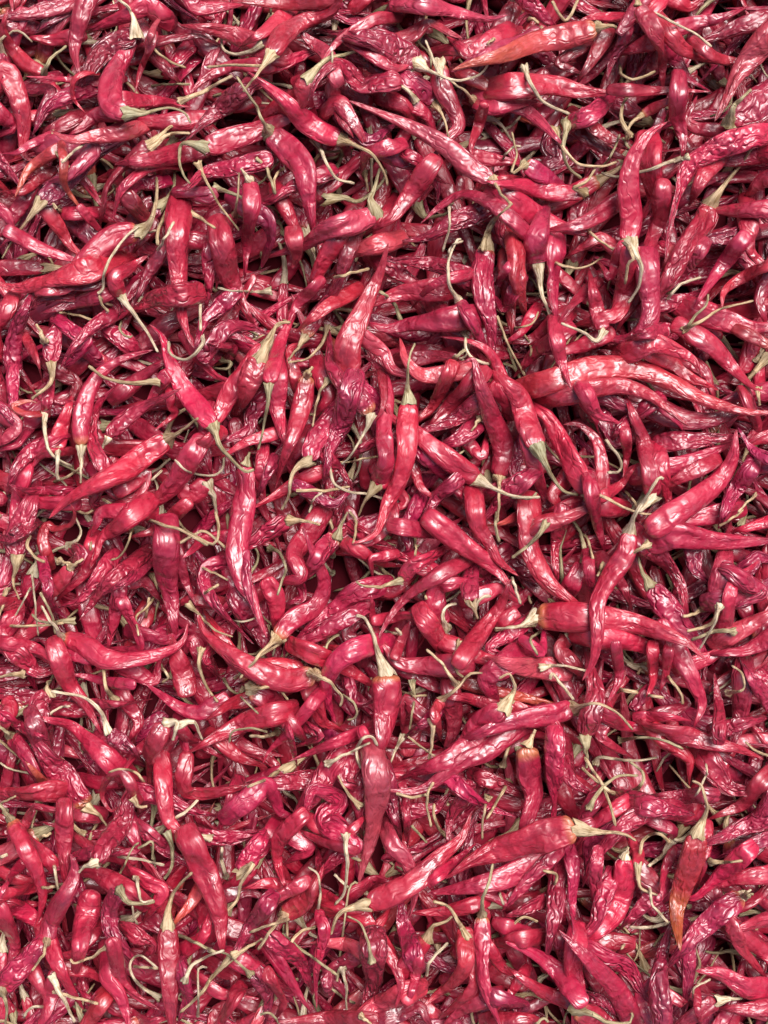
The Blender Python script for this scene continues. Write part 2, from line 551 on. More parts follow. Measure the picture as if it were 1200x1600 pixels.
7 110 r|860,720 740,720 660,700 600,620|
6 60 m|820,960 750,1020 700,1060|
7 0 g|700,1040|690,1050 660,1110 620,1200
7 0 g|-|715,1055 800,1120 890,1175
7 0 g|740,780|730,790 740,880 720,1020
7 0 g|-|680,840 730,860 800,860
8 110 r|590,620 480,640 380,700 330,800 340,900 375,990|
7 100 r|280,670 400,720 530,800|
6 60 r|390,650 280,640 190,650|
9 0 g|280,760|250,750 330,790 400,860 395,910
7 120 r|230,750 120,740 20,740 -90,700 -180,560|240,740 260,750
7 70 r|310,840 230,940 150,1040 70,1110 30,1180|
7 50 r|150,1020 170,1090 185,1160|
7 75 r|540,1010 420,1060 300,1110 150,1170|
7 110 r|-20,830 70,890 150,980|0,820 90,820 150,880
8 0 g|90,1040|100,1030 50,1050 -30,1050
7 0 g|350,1170|330,1180 430,1130 535,1080
7 55 r|520,1080 550,1150 560,1230|
6 60 m|440,820 470,900 540,890|
6 100 r|280,900 310,980 370,1010|
8 120 r|1160,920 1050,1000 1000,1090 900,1160 800,1200|1170,900 1210,830 1190,760 1140,780
8 95 r|1290,980 1160,1060 1070,1130 970,1170 800,1290 700,1310 590,1300|
6 75 m|1190,570 1090,640 1180,680|
7 0 g|-|1310,530 1210,540 1120,555
5 80 m|740,0 700,80 720,170 680,210|
8 0 g|-|1130,0 1125,80 1140,140
7 45 o|1220,20 1160,50 1110,60|
6 0 g|-|745,110 750,160 745,205
6 90 m|540,130 620,180 700,220|
5 100 r|830,280 900,320 1000,330|
6 110 m|-20,500 20,560 50,640|
6 60 m|240,1010 300,1050 210,1090|
8 0 g|-|605,560 650,570 680,570 655,545
7 60 r|680,610 700,560 710,540|
7 0 g|-|780,360 800,410
5 100 d|920,900 930,1000 900,1100|
4 90 d|450,600 430,560 500,500|
4 80 m|200,320 220,400 170,420|
5 90 r|750,930 700,880 690,960|
4 80 m|390,1080 480,1130 460,1200|
6 90 r|1080,380 1140,360 1200,400|
4 80 r|590,370 640,380 700,340|
# 800 800
7 130 r|80,70 80,160 130,270 190,350 290,420|
8 0 g|150,60|160,50 110,130 0,215
6 80 m|220,80 200,180 210,290|
7 90 r|170,50 270,20 360,-20|
7 90 r|380,-60 400,50 420,130|
8 0 g|-|320,105 350,120 380,220
8 0 g|430,230|430,240 400,300
9 100 r|550,90 530,200 450,320 400,430 400,580 380,700 330,790|550,90 570,30 610,-40 680,-150
6 0 g|620,50|600,70 640,100
8 0 g|620,140|640,150 590,180 540,210
8 130 r|660,140 760,110 900,130 1060,140 1280,130|
7 110 m|660,180 740,260 790,350 810,430|
7 110 m|650,350 720,440 790,530 840,590|640,340 610,280 590,200
7 110 r|970,420 980,320 1000,200|960,430 940,520 820,560
8 0 g|980,430|975,440 940,540 880,640
7 100 p|1030,410 1110,400 1250,290|
8 0 g|910,460|900,450 850,480 800,490
8 0 g|1030,550|1040,560 960,560 840,600
8 145 r|110,490 230,490 380,500 560,520 720,570 830,620 910,695|120,490 20,540 -80,545
7 110 r|430,590 560,610 640,640 715,700|
7 110 r|740,600 800,700 850,800 890,900 860,990|
7 110 r|1190,600 1090,650 1000,660|
7 100 p|1060,560 1130,520 1200,480|
7 90 r|1010,460 1040,330 1110,270|
9 0 g|140,730|130,730 230,720 350,745
7 110 p|120,730 30,720 -60,700|
7 60 r|110,640 140,660 150,560|
8 0 g|-|130,560 90,600 120,670
8 110 m|340,1050 370,950 390,850 370,750|340,1070 350,1140 350,1200
7 60 r|490,660 500,780 450,890|
7 0 g|500,840|490,830 590,850 710,870
7 65 r|660,700 660,790 640,850|
7 50 r|730,680 720,760 700,825|
7 0 g|-|725,760 790,850 800,900
8 120 r|290,920 180,950 50,970 -60,1000 -180,1050|270,930 400,900 500,950 565,1020
7 90 r|430,950 520,1000 620,1010|
8 105 r|640,1010 780,1040 920,1080 1060,1110 1180,1160|
8 0 g|520,1070|500,1070 600,1060 720,1075 800,1110
8 0 g|400,1160|390,1180 420,1150 580,1165 680,1150
7 55 r|640,960 720,960 810,975|
7 65 m|970,1030 970,920 950,770|
6 110 d|1080,830 1070,950 1040,1060|
7 0 g|1010,840|1010,850 1080,830 1080,760 1030,720
6 90 m|1200,880 1150,820 1100,740|
7 0 g|1190,940|1180,900 1210,960
6 80 r|430,990 420,1060 530,1130|
6 100 m|200,1030 250,1100 280,1200|
6 70 r|20,1080 90,1040 180,1060|
7 0 g|30,1120|30,1110 40,1150
7 60 r|180,1190 170,1100 210,1110|
7 0 g|-|120,1170 160,1110
6 60 m|600,880 560,930 620,870|
5 100 d|260,580 230,650 300,720|330,610 360,610
7 0 g|-|180,780 190,760 240,820 290,880
6 90 m|1050,1000 1120,980 1160,970|
5 90 m|850,200 860,270 900,310|
5 90 r|300,300 330,240 270,330|
4 90 d|480,300 520,350 540,400|
8 0 g|610,690|620,700 590,760
7 100 m|1100,330 1180,380 1080,430|
5 90 r|880,700 930,680 980,650|
7 100 r|760,1100 830,1160 830,1230|
6 0 g|-|820,1120 880,1140 915,1200
6 80 r|0,480 30,460 -30,500|
7 60 r|360,260 370,340 400,400|
8 0 g|-|0,310 40,430
7 0 g|-|45,320 90,430
4 90 m|1130,230 1150,210 1200,220|
6 100 r|950,10 850,30 720,20|
3 90 d|720,940 820,900 800,870|
8 90 r|1300,30 1190,50 1080,80|
8 0 g|-|1080,-10 1020,40 970,65
# 0 1200
7 130 m|400,180 340,90 260,0 200,-80|410,180 460,220 500,270
6 60 o|290,140 220,80 130,-20|
6 110 r|220,110 100,120 -20,110|
6 90 r|370,210 270,200 160,180|
8 80 r|50,240 110,360 170,480 200,600 185,690 160,750|50,250 20,200 -20,150
7 0 g|-|0,170 40,150 75,130
7 50 r|110,440 60,500 20,560 -10,630|
6 80 r|200,400 130,320 90,260|
7 70 r|440,390 360,330 290,280 220,260|
8 45 r|130,240 110,280 155,180|
7 60 m|420,400 350,420 270,470 190,510|
9 100 r|220,810 240,720 290,620 340,530 350,460 330,400|215,810 200,880 150,950
7 0 g|-|290,545 240,560 195,560
8 110 r|430,570 410,680 385,780 370,860|425,560 420,540
8 105 m|600,150 570,260 500,350 450,440|440,420 400,460 370,490
8 55 r|640,130 570,20 500,60 480,130 520,200 570,170|
8 0 g|660,150|690,90 640,30 570,5 510,20
8 0 g|620,150|620,140 650,180 690,180
8 95 r|760,-30 770,120 790,240 870,330 930,420|
8 130 r|930,430 990,560 1030,700 1040,830|
6 90 m|700,120 790,150 900,200 990,220|
8 80 r|870,-20 860,80 900,120 1040,110 1200,70|
7 70 m|1090,130 1060,210 1030,290|
7 60 r|1200,150 1150,200 1090,230|
7 110 m|990,330 1080,330 1170,310|
7 0 g|980,320|990,330 900,310
7 100 m|1230,330 1180,400 1130,490|1190,450 1130,540 1110,620 1045,690
7 0 g|1060,510|1060,510 1040,450 1040,370
9 0 g|790,310|780,300 810,380 800,470 770,520
8 100 r|300,270 300,450 320,600|
6 110 r|560,560 500,520 430,490 380,490|
8 90 m|560,570 520,650 520,760 590,860 660,940|550,590 600,625 680,635 725,625
8 0 g|620,520|640,510 660,620 720,620
7 0 g|-|555,415 650,430 770,455
7 0 g|-|560,500 620,380 650,350
7 0 g|-|650,375 710,350 715,430
8 105 r|785,740 790,860 795,1000 800,1120 810,1280|785,730 790,650 830,560 900,490
7 65 o|940,560 890,640 840,700 810,740|
8 0 g|650,770|650,770 630,700 620,645
7 90 m|650,790 720,830 680,870|
7 80 r|400,810 350,870 280,880|
9 0 g|520,830|520,830 420,890 350,915 330,895
7 95 r|230,820 270,920 310,1000 360,1080|
8 110 m|190,820 130,900 70,960 10,1040|40,1060 30,1130 20,1240
8 85 r|490,870 500,980 560,1060 600,1190 600,1260|
8 85 r|540,870 570,990 640,1070 740,1130|
8 0 g|750,1080|750,1080 640,1010 610,920 660,880 740,940
9 0 g|-|630,930 740,940
8 85 m|1220,680 1160,760 1110,850|
8 0 g|1080,900|1080,890 1010,970 930,1070 845,1145
8 0 g|860,1000|865,1000 900,930 980,880 1050,855
8 90 m|870,1030 880,1080 860,1130|
9 0 g|920,1180|925,1180 930,1050 930,940 970,935
8 0 g|-|840,785 900,810 1010,865
7 70 r|940,990 1040,1060 1200,1080|
7 0 g|1100,880|1090,880 1150,850 1230,800
6 90 r|1120,910 1200,960 1260,1000|
7 80 r|1080,1110 1040,1180 1030,1240|
8 0 g|240,970|240,970 290,1070 350,1190
6 80 r|160,960 200,1040 230,1100|
7 80 r|240,1060 220,1140 170,1230|
6 90 r|460,1120 420,1180 360,1250|
7 0 g|-|250,1050 350,1075 460,1105
6 110 r|40,640 120,680 230,760|
6 60 r|80,640 130,640 170,640|
6 100 r|20,720 70,820 50,920|
6 100 r|30,590 110,570 180,560|
7 0 g|390,310|390,310 330,250 315,160
7 0 g|-|190,325 240,305
5 100 r|700,540 760,580 700,680|
6 80 m|720,330 800,400 880,450|
5 80 d|1060,600 1150,580 1230,600|
5 90 r|870,850 950,790 980,700|
5 80 m|620,300 640,380 560,400|
5 80 r|620,1160 700,1190 750,1180|
4 80 r|330,940 420,960 470,990|
4 80 d|1050,950 1100,980 1090,1060|
4 90 r|490,1060 430,1100 400,1070|
7 0 g|-|0,420 35,405
3 80 r|960,700 940,620 1010,560|
# 400 1200
7 90 m|200,60 110,70 20,70|
8 0 g|120,0|120,10 50,50 -40,90
7 110 m|330,30 270,120 200,220 170,290|
8 120 m|400,310 330,230 390,150 270,100 230,230|
8 60 r|400,370 300,340 220,300|
8 0 g|420,310|420,310 425,450 415,580 370,640
8 100 r|-50,160 50,80 110,200 140,220|
8 85 r|170,270 110,330 100,430 130,540|
8 0 g|480,180|490,180 430,120 385,35
9 130 p|550,-60 570,80 560,200 540,330 510,430 480,540|
7 90 m|470,120 480,200 490,280|
8 85 p|600,270 640,360 700,430 740,530 740,620 715,710|
6 60 m|690,130 705,220 710,350|
7 110 m|620,120 640,200 660,270|
8 75 m|920,60 1000,130 1100,190 1220,230|
7 70 m|960,150 910,230 900,340|
8 0 g|-|830,70 800,140 820,275
8 0 g|-|660,120 730,135 800,125
7 0 g|-|915,80 890,120 900,175
8 0 g|1180,60|1185,60 1130,160 1080,240
8 0 g|1070,230|1090,130 1065,230 1060,335
8 110 r|520,640 640,590 760,520 870,410 960,330 1010,210|510,650 430,660 380,700 350,780
8 60 r|870,490 930,440 1000,380|
9.5 150 r|1500,280 1350,320 1180,370 1020,430 890,520|1480,290 1600,300 1720,310 1780,340
8 150 r|1450,380 1300,450 1150,520 980,560 800,590|
7 75 r|1020,640 900,670 740,680|
8 85 r|1060,690 1060,800 1060,930 1080,1050 1150,1220|1060,680 1060,620 1090,540 1110,450
8 0 g|980,800|990,800 950,720 900,650 830,625
8 90 r|980,820 980,930 920,1010 860,1050 780,1120|
7 100 r|800,800 750,870 690,940 700,1020|800,790 830,740 890,720 920,695
7 90 m|720,820 690,720 680,640|
8 70 r|520,780 600,850 660,940 680,1030 650,1130|
7 80 r|330,290 400,330 500,240|
8 0 g|290,670|290,680 300,580 290,500 245,465
8 55 m|300,700 320,770 290,900 280,1000 285,1130|
9 75 p|510,870 430,830 340,820 250,820|
8 0 g|540,900|545,910 520,810 490,730 430,695
8 120 v|550,920 550,1010 510,1110|
7 100 r|270,540 230,620 130,690|120,700 60,780 10,850
7 0 g|-|150,710 60,740 -30,770
7 70 r|170,570 80,620 0,690|
6 80 r|130,560 50,540 -30,560|
7 90 r|60,840 150,980 240,1120|
7 100 m|110,830 200,900 240,990|
6 90 r|-30,930 60,980 140,1030|
8 0 g|-|125,780 240,870 380,970
7 0 g|-|150,840 210,770 280,745
7 0 g|400,950|405,940 420,1030 425,1140
6 100 d|440,900 350,960 400,1040|
7 110 p|640,1080 560,1110 490,1150|
8 90 r|500,1180 340,1170 120,1190|
8 0 g|500,1170|490,1160 540,1200
7 60 r|750,950 740,1010 720,1080|
7 80 r|1030,950 1020,1030 930,1120 880,1160|
6 100 v|780,870 880,930 920,950|
7 0 g|-|800,970 820,900 900,820
6 90 r|1010,780 1080,690 1020,640|
7 80 r|1110,590 1180,620 1220,550|
7 0 g|-|1140,580 1160,640
7 95 r|1220,810 1160,820 1090,820|
7 65 r|1110,870 1160,940 1230,980|
7 60 r|1230,1000 1190,1060 1150,1110|
6 90 r|1040,1100 970,1130 900,1190|
7 0 g|-|380,1000 440,560 530,590
7 0 g|-|370,500 440,570 530,595
7 0 g|-|600,370 630,440 690,480
6 110 r|420,680 500,700 560,780|
6 60 v|330,1000 340,1060 300,1040|
6 80 v|30,1020 60,1080 50,1150|
6 70 r|90,1030 130,1100 110,1140|
7 0 g|-|20,1155 70,1150 110,1200
5 70 m|380,420 310,480 290,400|
6 70 r|330,600 280,560 300,500|
7 110 m|430,30 420,60 450,80|
5 90 m|740,200 840,190 880,150|
6 0 g|-|730,270 800,350
5 90 r|200,340 250,380 180,420|
6 80 r|50,340 20,400 -40,420|
5 100 r|590,820 560,760 600,700|
5 90 d|640,1160 760,1120 800,1180|
4 80 m|1100,60 1180,90 1230,120|
4 80 r|500,560 560,520 620,540|
# 800 1200
8 115 r|70,-100 80,30 100,130 60,290|80,-100 100,-160 110,-180
8 100 m|200,-80 200,50 200,140 190,270|
6 80 m|230,-10 290,70 350,110|
9 0 g|500,130|500,130 440,100 400,40 340,-50
9 0 g|-|330,0 440,120 485,270
8 0 g|400,130|360,190 410,110 490,40 590,35
8 80 m|360,190 310,260 260,250|
8 75 r|490,190 400,250 330,330|
8 0 g|580,120|580,110 620,50 590,0 550,-30
9 110 m|540,150 650,180 760,200 860,220|
8 110 m|840,215 680,190 540,260 440,360 370,450 330,560|
8 65 m|400,410 390,530 400,650 420,800|
8 75 m|860,130 780,130 690,130|
8 90 r|300,290 200,330 90,370 -20,420|
7 85 r|1140,100 1080,170 970,220|
7 120 m|960,20 1010,90 1100,110|
8 130 m|1260,100 1180,230 1060,290 920,350|
7 70 m|1200,330 1090,370 970,420|
8 90 r|1060,430 980,500 870,600 820,610|
8 0 g|920,440|930,440 1000,440 1080,435
9 110 f|870,310 840,440 800,560 770,680 790,860|885,300 910,200 890,90 845,60
7 80 r|900,360 890,450 870,530|
7 50 r|750,400 710,500 700,620|
7 60 r|560,340 590,400 590,460|590,460 600,560 680,595
8 115 r|530,420 520,560 480,680 400,770|540,400 545,370
8 90 m|440,570 390,720 330,800 310,850|
8 105 r|300,850 290,950 310,1050 290,1200|
8 70 m|270,400 290,500 280,620 290,790|
7 95 m|210,560 200,680 170,850|
9 0 g|110,590|120,590 190,550 210,500 145,480
6 70 m|150,620 70,660 -30,700|
7 0 g|-|0,740 60,700 120,720
8 0 g|-|645,565 660,640 730,725
7 0 g|-|735,725 640,750 550,745
8 100 m|700,1130 690,1020 700,900 740,740|
7 65 r|640,1160 600,1060 720,940|
9 110 r|580,1210 490,1040 380,920 300,840 220,760|
8 95 r|290,1050 220,960 120,880 -20,820|
7 80 r|230,1080 130,1040 0,950|
7 110 r|300,1130 400,1180 480,1230|330,1100 390,1160 450,1195 560,1190 555,1120
7 130 m|430,890 530,930 600,1040|
7 90 m|820,840 830,950 810,1100|
8 110 m|1080,600 1000,660 880,760 810,840|1090,590 1120,570
9 120 r|1180,1040 1080,1020 970,960 860,950|
7 80 r|1030,740 1090,860 1180,970|
6 100 r|1100,800 1180,860 1240,950|
7 110 r|1230,1120 1130,1130 1020,1130|
7 100 d|960,1090 900,1130 780,1210|970,1090 1080,1080
8 45 r|870,1080 870,1140 890,1210|
7 0 g|-|850,1075 860,1030 930,990
7 100 r|1220,500 1100,510 960,550|
7 100 r|1230,700 1150,720 1100,740|
8 0 g|1110,600|1100,600 1130,590
7 0 g|820,650|830,650 810,640
6 90 m|640,620 580,680 540,720|
6 110 d|640,520 680,560 620,500|
7 0 g|-|490,745 540,780 590,775
7 0 g|740,340|750,340 700,410 640,460
8 0 g|-|600,400 620,330 690,310 740,350
6 0 g|-|530,820 510,850
7 60 r|760,1080 810,1110 730,1070|
6 70 v|360,1080 420,1090 460,1130|
7 90 m|-20,1090 60,1110 20,1140|
7 90 r|-20,1180 90,1180 150,1200|
8 0 g|-|110,1200 150,1175 170,1190
6 70 m|230,840 240,900 210,930|
8 80 m|160,440 80,520 -20,640|
7 0 g|-|220,390 240,450 290,470
8 0 g|-|860,130 910,40 910,-20
6 80 r|20,760 80,780 120,850|
5 90 m|1200,120 1190,180 1160,220|
5 90 d|960,620 1000,680 1060,720|
5 90 r|450,810 560,820 500,870|
5 80 m|440,300 360,350 350,430|
5 90 r|700,260 760,300 720,340|
4 90 d|1100,400 1160,360 1200,300|
'''
rng = np.random.default_rng(7)

# ------------------------------------------------------------------ materials
def newmat(name):
    m = bpy.data.materials.new(name); m.use_nodes = True
    n = m.node_tree.nodes; l = m.node_tree.links
    return m, n, l, n['Principled BSDF']

def mixrgb(n, l, blend, fac, a, b):
    x = n.new('ShaderNodeMix'); x.data_type = 'RGBA'; x.blend_type = blend
    for sock, v in ((x.inputs[0], fac), (x.inputs[6], a), (x.inputs[7], b)):
        if hasattr(v, 'is_linked'): l.new(v, sock)
        else: sock.default_value = v
    return x.outputs[2]

def maprange(n, l, src, a, b, c, d):
    x = n.new('ShaderNodeMapRange'); l.new(src, x.inputs[0])
    for i, v in enumerate((a, b, c, d)): x.inputs[i+1].default_value = v
    return x.outputs[0]

def noise(n, l, vec, scale, detail=2, rough=0.5, dist=0.0):
    x = n.new('ShaderNodeTexNoise'); l.new(vec, x.inputs['Vector'])
    x.inputs['Scale'].default_value = scale; x.inputs['Detail'].default_value = detail
    x.inputs['Roughness'].default_value = rough; x.inputs['Distortion'].default_value = dist
    return x.outputs[0]

def mapping(n, l, vec, scale):
    x = n.new('ShaderNodeMapping'); l.new(vec, x.inputs[0]); x.inputs['Scale'].default_value = scale
    return x.outputs[0]

def math_(n, l, op, a, b=None):
    x = n.new('ShaderNodeMath'); x.operation = op
    for i, v in enumerate((a, b)):
        if v is None: continue
        if hasattr(v, 'is_linked'): l.new(v, x.inputs[i])
        else: x.inputs[i].default_value = v
    return x.outputs[0]

# pod skin: coordinates are in millimetres on the straightened pod
pod_mat, n, l, B = newmat('dried_chilli_skin')
at = n.new('ShaderNodeAttribute'); at.attribute_name = 'pod_co'
co = at.outputs['Vector']
tn = n.new('ShaderNodeAttribute'); tn.attribute_name = 'tint'
wr = tn.outputs['Alpha']                       # how crumpled this pod is
long_co = mapping(n, l, co, (1, 1, 0.45))
patch = noise(n, l, long_co, 0.16, 3, 0.55, 0.4)
blotch = noise(n, l, co, 0.55, 3, 0.6, 0.3)
fine = noise(n, l, co, 2.4, 3, 0.6)
c1 = mixrgb(n, l, 'MULTIPLY', 1.0, tn.outputs['Color'], (1, 1, 1, 1))
dark = mixrgb(n, l, 'MULTIPLY', maprange(n, l, patch, 0.50, 0.28, 0.0, 0.8), c1, (0.50, 0.40, 0.55, 1))
pale = mixrgb(n, l, 'MIX', maprange(n, l, blotch, 0.52, 0.78, 0.0, 0.55), dark, (0.52, 0.035, 0.075, 1))
pale = mixrgb(n, l, 'MULTIPLY', maprange(n, l, fine, 0.35, 0.65, 0.5, 0.0), pale, (0.70, 0.60, 0.65, 1))
l.new(pale, B.inputs['Base Color'])
l.new(maprange(n, l, blotch, 0.3, 0.7, 0.42, 0.6), B.inputs['Roughness'])
B.inputs['Specular IOR Level'].default_value = 0.7
l.new(maprange(n, l, noise(n, l, co, 0.22, 2, 0.5), 0.38, 0.56, 0.25, 1.0), B.inputs['Coat Weight'])
B.inputs['Coat IOR'].default_value = 1.65
l.new(maprange(n, l, patch, 0.3, 0.7, 0.21, 0.42), B.inputs['Coat Roughness'])
# crinkles: soft buckles across the pod, and sharp silky creases that grow with how crumpled it is
wv = n.new('ShaderNodeVectorMath'); wv.operation = 'MULTIPLY_ADD'
nz = n.new('ShaderNodeTexNoise'); l.new(co, nz.inputs['Vector']); nz.inputs['Scale'].default_value = 0.22; nz.inputs['Detail'].default_value = 1
l.new(nz.outputs['Color'], wv.inputs[0]); wv.inputs[1].default_value = (5, 5, 5); l.new(co, wv.inputs[2])
buck = noise(n, l, mapping(n, l, wv.outputs[0], (0.35, 0.35, 1.0)), 0.28, 0, 0.4)
cre = noise(n, l, mapping(n, l, wv.outputs[0], (1.35, 1.35, 0.42)), 0.17, 1, 0.4, 0.6)
cre = math_(n, l, 'ABSOLUTE', math_(n, l, 'SUBTRACT', cre, 0.5))
cre = math_(n, l, 'SUBTRACT', 0.2, math_(n, l, 'MINIMUM', cre, 0.2))
h = math_(n, l, 'MULTIPLY', math_(n, l, 'MULTIPLY', cre, 6.5), wr)
h = math_(n, l, 'ADD', h, math_(n, l, 'MULTIPLY', buck, 1.0))
h = math_(n, l, 'ADD', h, math_(n, l, 'MULTIPLY', fine, 0.02))
bp = n.new('ShaderNodeBump'); bp.inputs['Strength'].default_value = 0.8; bp.inputs['Distance'].default_value = 0.0012
l.new(h, bp.inputs['Height'])
l.new(bp.outputs[0], B.inputs['Normal']); l.new(bp.outputs[0], B.inputs['Coat Normal'])

stem_mat, n, l, B = newmat('dried_stem')
at = n.new('ShaderNodeAttribute'); at.attribute_name = 'pod_co'
tn = n.new('ShaderNodeAttribute'); tn.attribute_name = 'tint'
co = at.outputs['Vector']
streak = noise(n, l, mapping(n, l, co, (1, 1, 0.12)), 1.6, 3, 0.6)
bl = noise(n, l, co, 0.35, 3, 0.6)
c = mixrgb(n, l, 'MULTIPLY', maprange(n, l, streak, 0.58, 0.36, 0.0, 1.0), tn.outputs['Color'], (0.45, 0.38, 0.28, 1))
c = mixrgb(n, l, 'MIX', maprange(n, l, bl, 0.55, 0.75, 0.0, 0.6), c, (0.20, 0.12, 0.05, 1))
l.new(c, B.inputs['Base Color']); B.inputs['Roughness'].default_value = 0.55
B.inputs['Specular IOR Level'].default_value = 0.35
bp = n.new('ShaderNodeBump'); bp.inputs['Strength'].default_value = 0.9; bp.inputs['Distance'].default_value = 0.0008
l.new(streak, bp.inputs['Height']); l.new(bp.outputs[0], B.inputs['Normal'])

sheet_mat, n, l, B = newmat('gap_shade_sheet')
tc = n.new('ShaderNodeTexCoord')
v = noise(n, l, tc.outputs['Object'], 60, 4, 0.6)
l.new(mixrgb(n, l, 'MIX', v, (0.05, 0.003, 0.007, 1), (0.10, 0.007, 0.014, 1)), B.inputs['Base Color'])  # dark red put into the sheet's colour as shade deep in the gaps between pods
B.inputs['Roughness'].default_value = 1.0; B.inputs['Specular IOR Level'].default_value = 0.1

# ------------------------------------------------------------------ value noise for the real creases
_T = rng.random(65536).astype(np.float32)
def vnoise(p):
    i = np.floor(p).astype(np.int64); f = (p - i).astype(np.float32); f = f*f*(3-2*f)
    def hsh(a, b, c): return _T[(a*73856093 ^ b*19349663 ^ c*83492791) & 65535]
    x, y, z = i[..., 0], i[..., 1], i[..., 2]; fx, fy, fz = f[..., 0], f[..., 1], f[..., 2]
    r = 0
    for dx in (0, 1):
        for dy in (0, 1):
            for dz in (0, 1):
                r = r + hsh(x+dx, y+dy, z+dz) * (fx if dx else 1-fx) * (fy if dy else 1-fy) * (fz if dz else 1-fz)
    return r*2-1

# ------------------------------------------------------------------ curves
def spline(P, N):
    P = np.asarray(P, float)
    if len(P) == 2: P = np.array([P[0], (P[0]+P[1])/2, P[1]])
    Q = np.vstack([2*P[0]-P[1], P, 2*P[-1]-P[-2]])
    out = []
    for k in range(1, len(Q)-2):
        t = np.linspace(0, 1, 20, endpoint=False)[:, None]
        a, b, c, d = Q[k-1], Q[k], Q[k+1], Q[k+2]
        out.append(0.5*((2*b)+(c-a)*t+(2*a-5*b+4*c-d)*t*t+(3*b-a-3*c+d)*t**3))
    out.append(P[-1:]); C = np.vstack(out)
    s = np.r_[0, np.cumsum(np.linalg.norm(np.diff(C, axis=0), axis=1))]
    u = np.linspace(0, s[-1], N)
    return np.stack([np.interp(u, s, C[:, k]) for k in range(C.shape[1])], 1)

def length(C): return np.linalg.norm(np.diff(C, axis=0), axis=1).sum()

def smooth(z, win):
    k = max(1, int(win)); ker = np.hanning(2*k+3)[1:-1]; ker /= ker.sum()
    zp = np.pad(z, k, mode='reflect') if len(z) > k+1 else np.pad(z, k, mode='edge')
    return np.convolve(zp, ker, 'valid')[:len(z)]

def to_xy(P, z):                         # photograph pixels -> metres, at height z
    P = np.asarray(P, float)
    k = (CAM_H - np.asarray(z)) / (CAM_H - ZREF) * PX
    return np.stack([(P[:, 0]-600)*k, (800-P[:, 1])*k], 1)

def profile(t, slim):
    tip = 0.42 + 0.2*slim
    f = np.where(t < 0.25, 0.76+0.24*np.sin(np.clip(t/0.25, 0, 1)*math.pi/2), 1.0)
    u = np.clip((t-0.22)/0.78, 0, 1)
    f = f*(1-u**(1.75-0.75*slim)*0.92)
    f *= np.clip((1-t)/0.03, 0, 1)**0.5
    f *= (1-np.clip(1-t/0.06, 0, 1)**2.2)**0.5
    return np.maximum(f, 0.02)

# ------------------------------------------------------------------ the heap: every pod comes to rest on what lies under it
G = 0.0005; GX, GY = 0.33, 0.38
nx, ny = int(2*GX/G), int(2*GY/G)
H = np.zeros((ny, nx), np.float32); ID = -np.ones((ny, nx), np.int32)
def cell(x, y):
    return np.clip(((y+GY)/G).astype(int), 0, ny-1), np.clip(((x+GX)/G).astype(int), 0, nx-1)
FL = 0.68                                # pods have dried flatter than they are wide
def frame2(xy):
    T = np.gradient(xy, axis=0); T /= np.linalg.norm(T, axis=1)[:, None]+1e-12
    return T, np.stack([-T[:, 1], T[:, 0]], 1)

def rest(xy, r, stiff, sink, low=0):
    _, Nn = frame2(xy)
    hs = []
    for o in (-0.6, 0, 0.6):
        p = xy + Nn*(r*o)[:, None]; i, j = cell(p[:, 0], p[:, 1]); hs.append(H[i, j])
    hs = np.array(hs); req = hs.mean(0)*0.4 + hs.max(0)*0.6 + r*FL
    z = smooth(req, len(req)*stiff)
    d = (req - z - sink).max()
    if d > 0: z = z + d*0.8
    return np.maximum(z, low) if low else z

def stamp(xy, z, r, idx):
    _, Nn = frame2(xy); 
    for o in np.linspace(-0.95, 0.95, 15):
        p = xy + Nn*(r*o)[:, None]; hh = z + FL*r*math.sqrt(1-o*o)
        i, j = cell(p[:, 0], p[:, 1])
        m = hh > H[i, j]
        H[i[m], j[m]] = hh[m]; ID[i[m], j[m]] = idx

items = []
def lay_pod(it, px=True):
    n_ = 72
    L0 = length(np.asarray(it['body'], float))
    C = spline(it['body'], n_)
    t = np.linspace(0, 1, n_)
    r = it['w']/2*profile(t, it['slim'])
    if px:
        xy = to_xy(C, 0.035); z = rest(xy, r, 0.34, 0.0022); z = z + max(0, 0.017+0.0022*it['z']-z.mean())*0.8
        if max(it['dive']) > 0:
            Lm = length(xy); a0, a1 = it['dive']
            z = z - 1.3*Lm*np.clip(a0*1.3-t, 0, 1) - 1.1*Lm*np.clip(t-1+a1*1.1, 0, 1); z = np.maximum(smooth(z, 5), 0.002)
        xy = to_xy(C, z)
    else:
        xy = C; z = rest(xy, r, 0.22, 0.0022)
    it['c'] = np.column_stack([xy, z]); it['r'] = r; it['len'] = length(it['c'])
    # stamp twice as dense so that no gaps stay
    d = np.linspace(0, n_-1, 3*n_); k = np.arange(n_)
    c2 = np.stack([np.interp(d, k, it['c'][:, q]) for q in range(3)], 1)
    stamp(c2[:, :2], c2[:, 2], np.interp(d, k, r), it['id'])

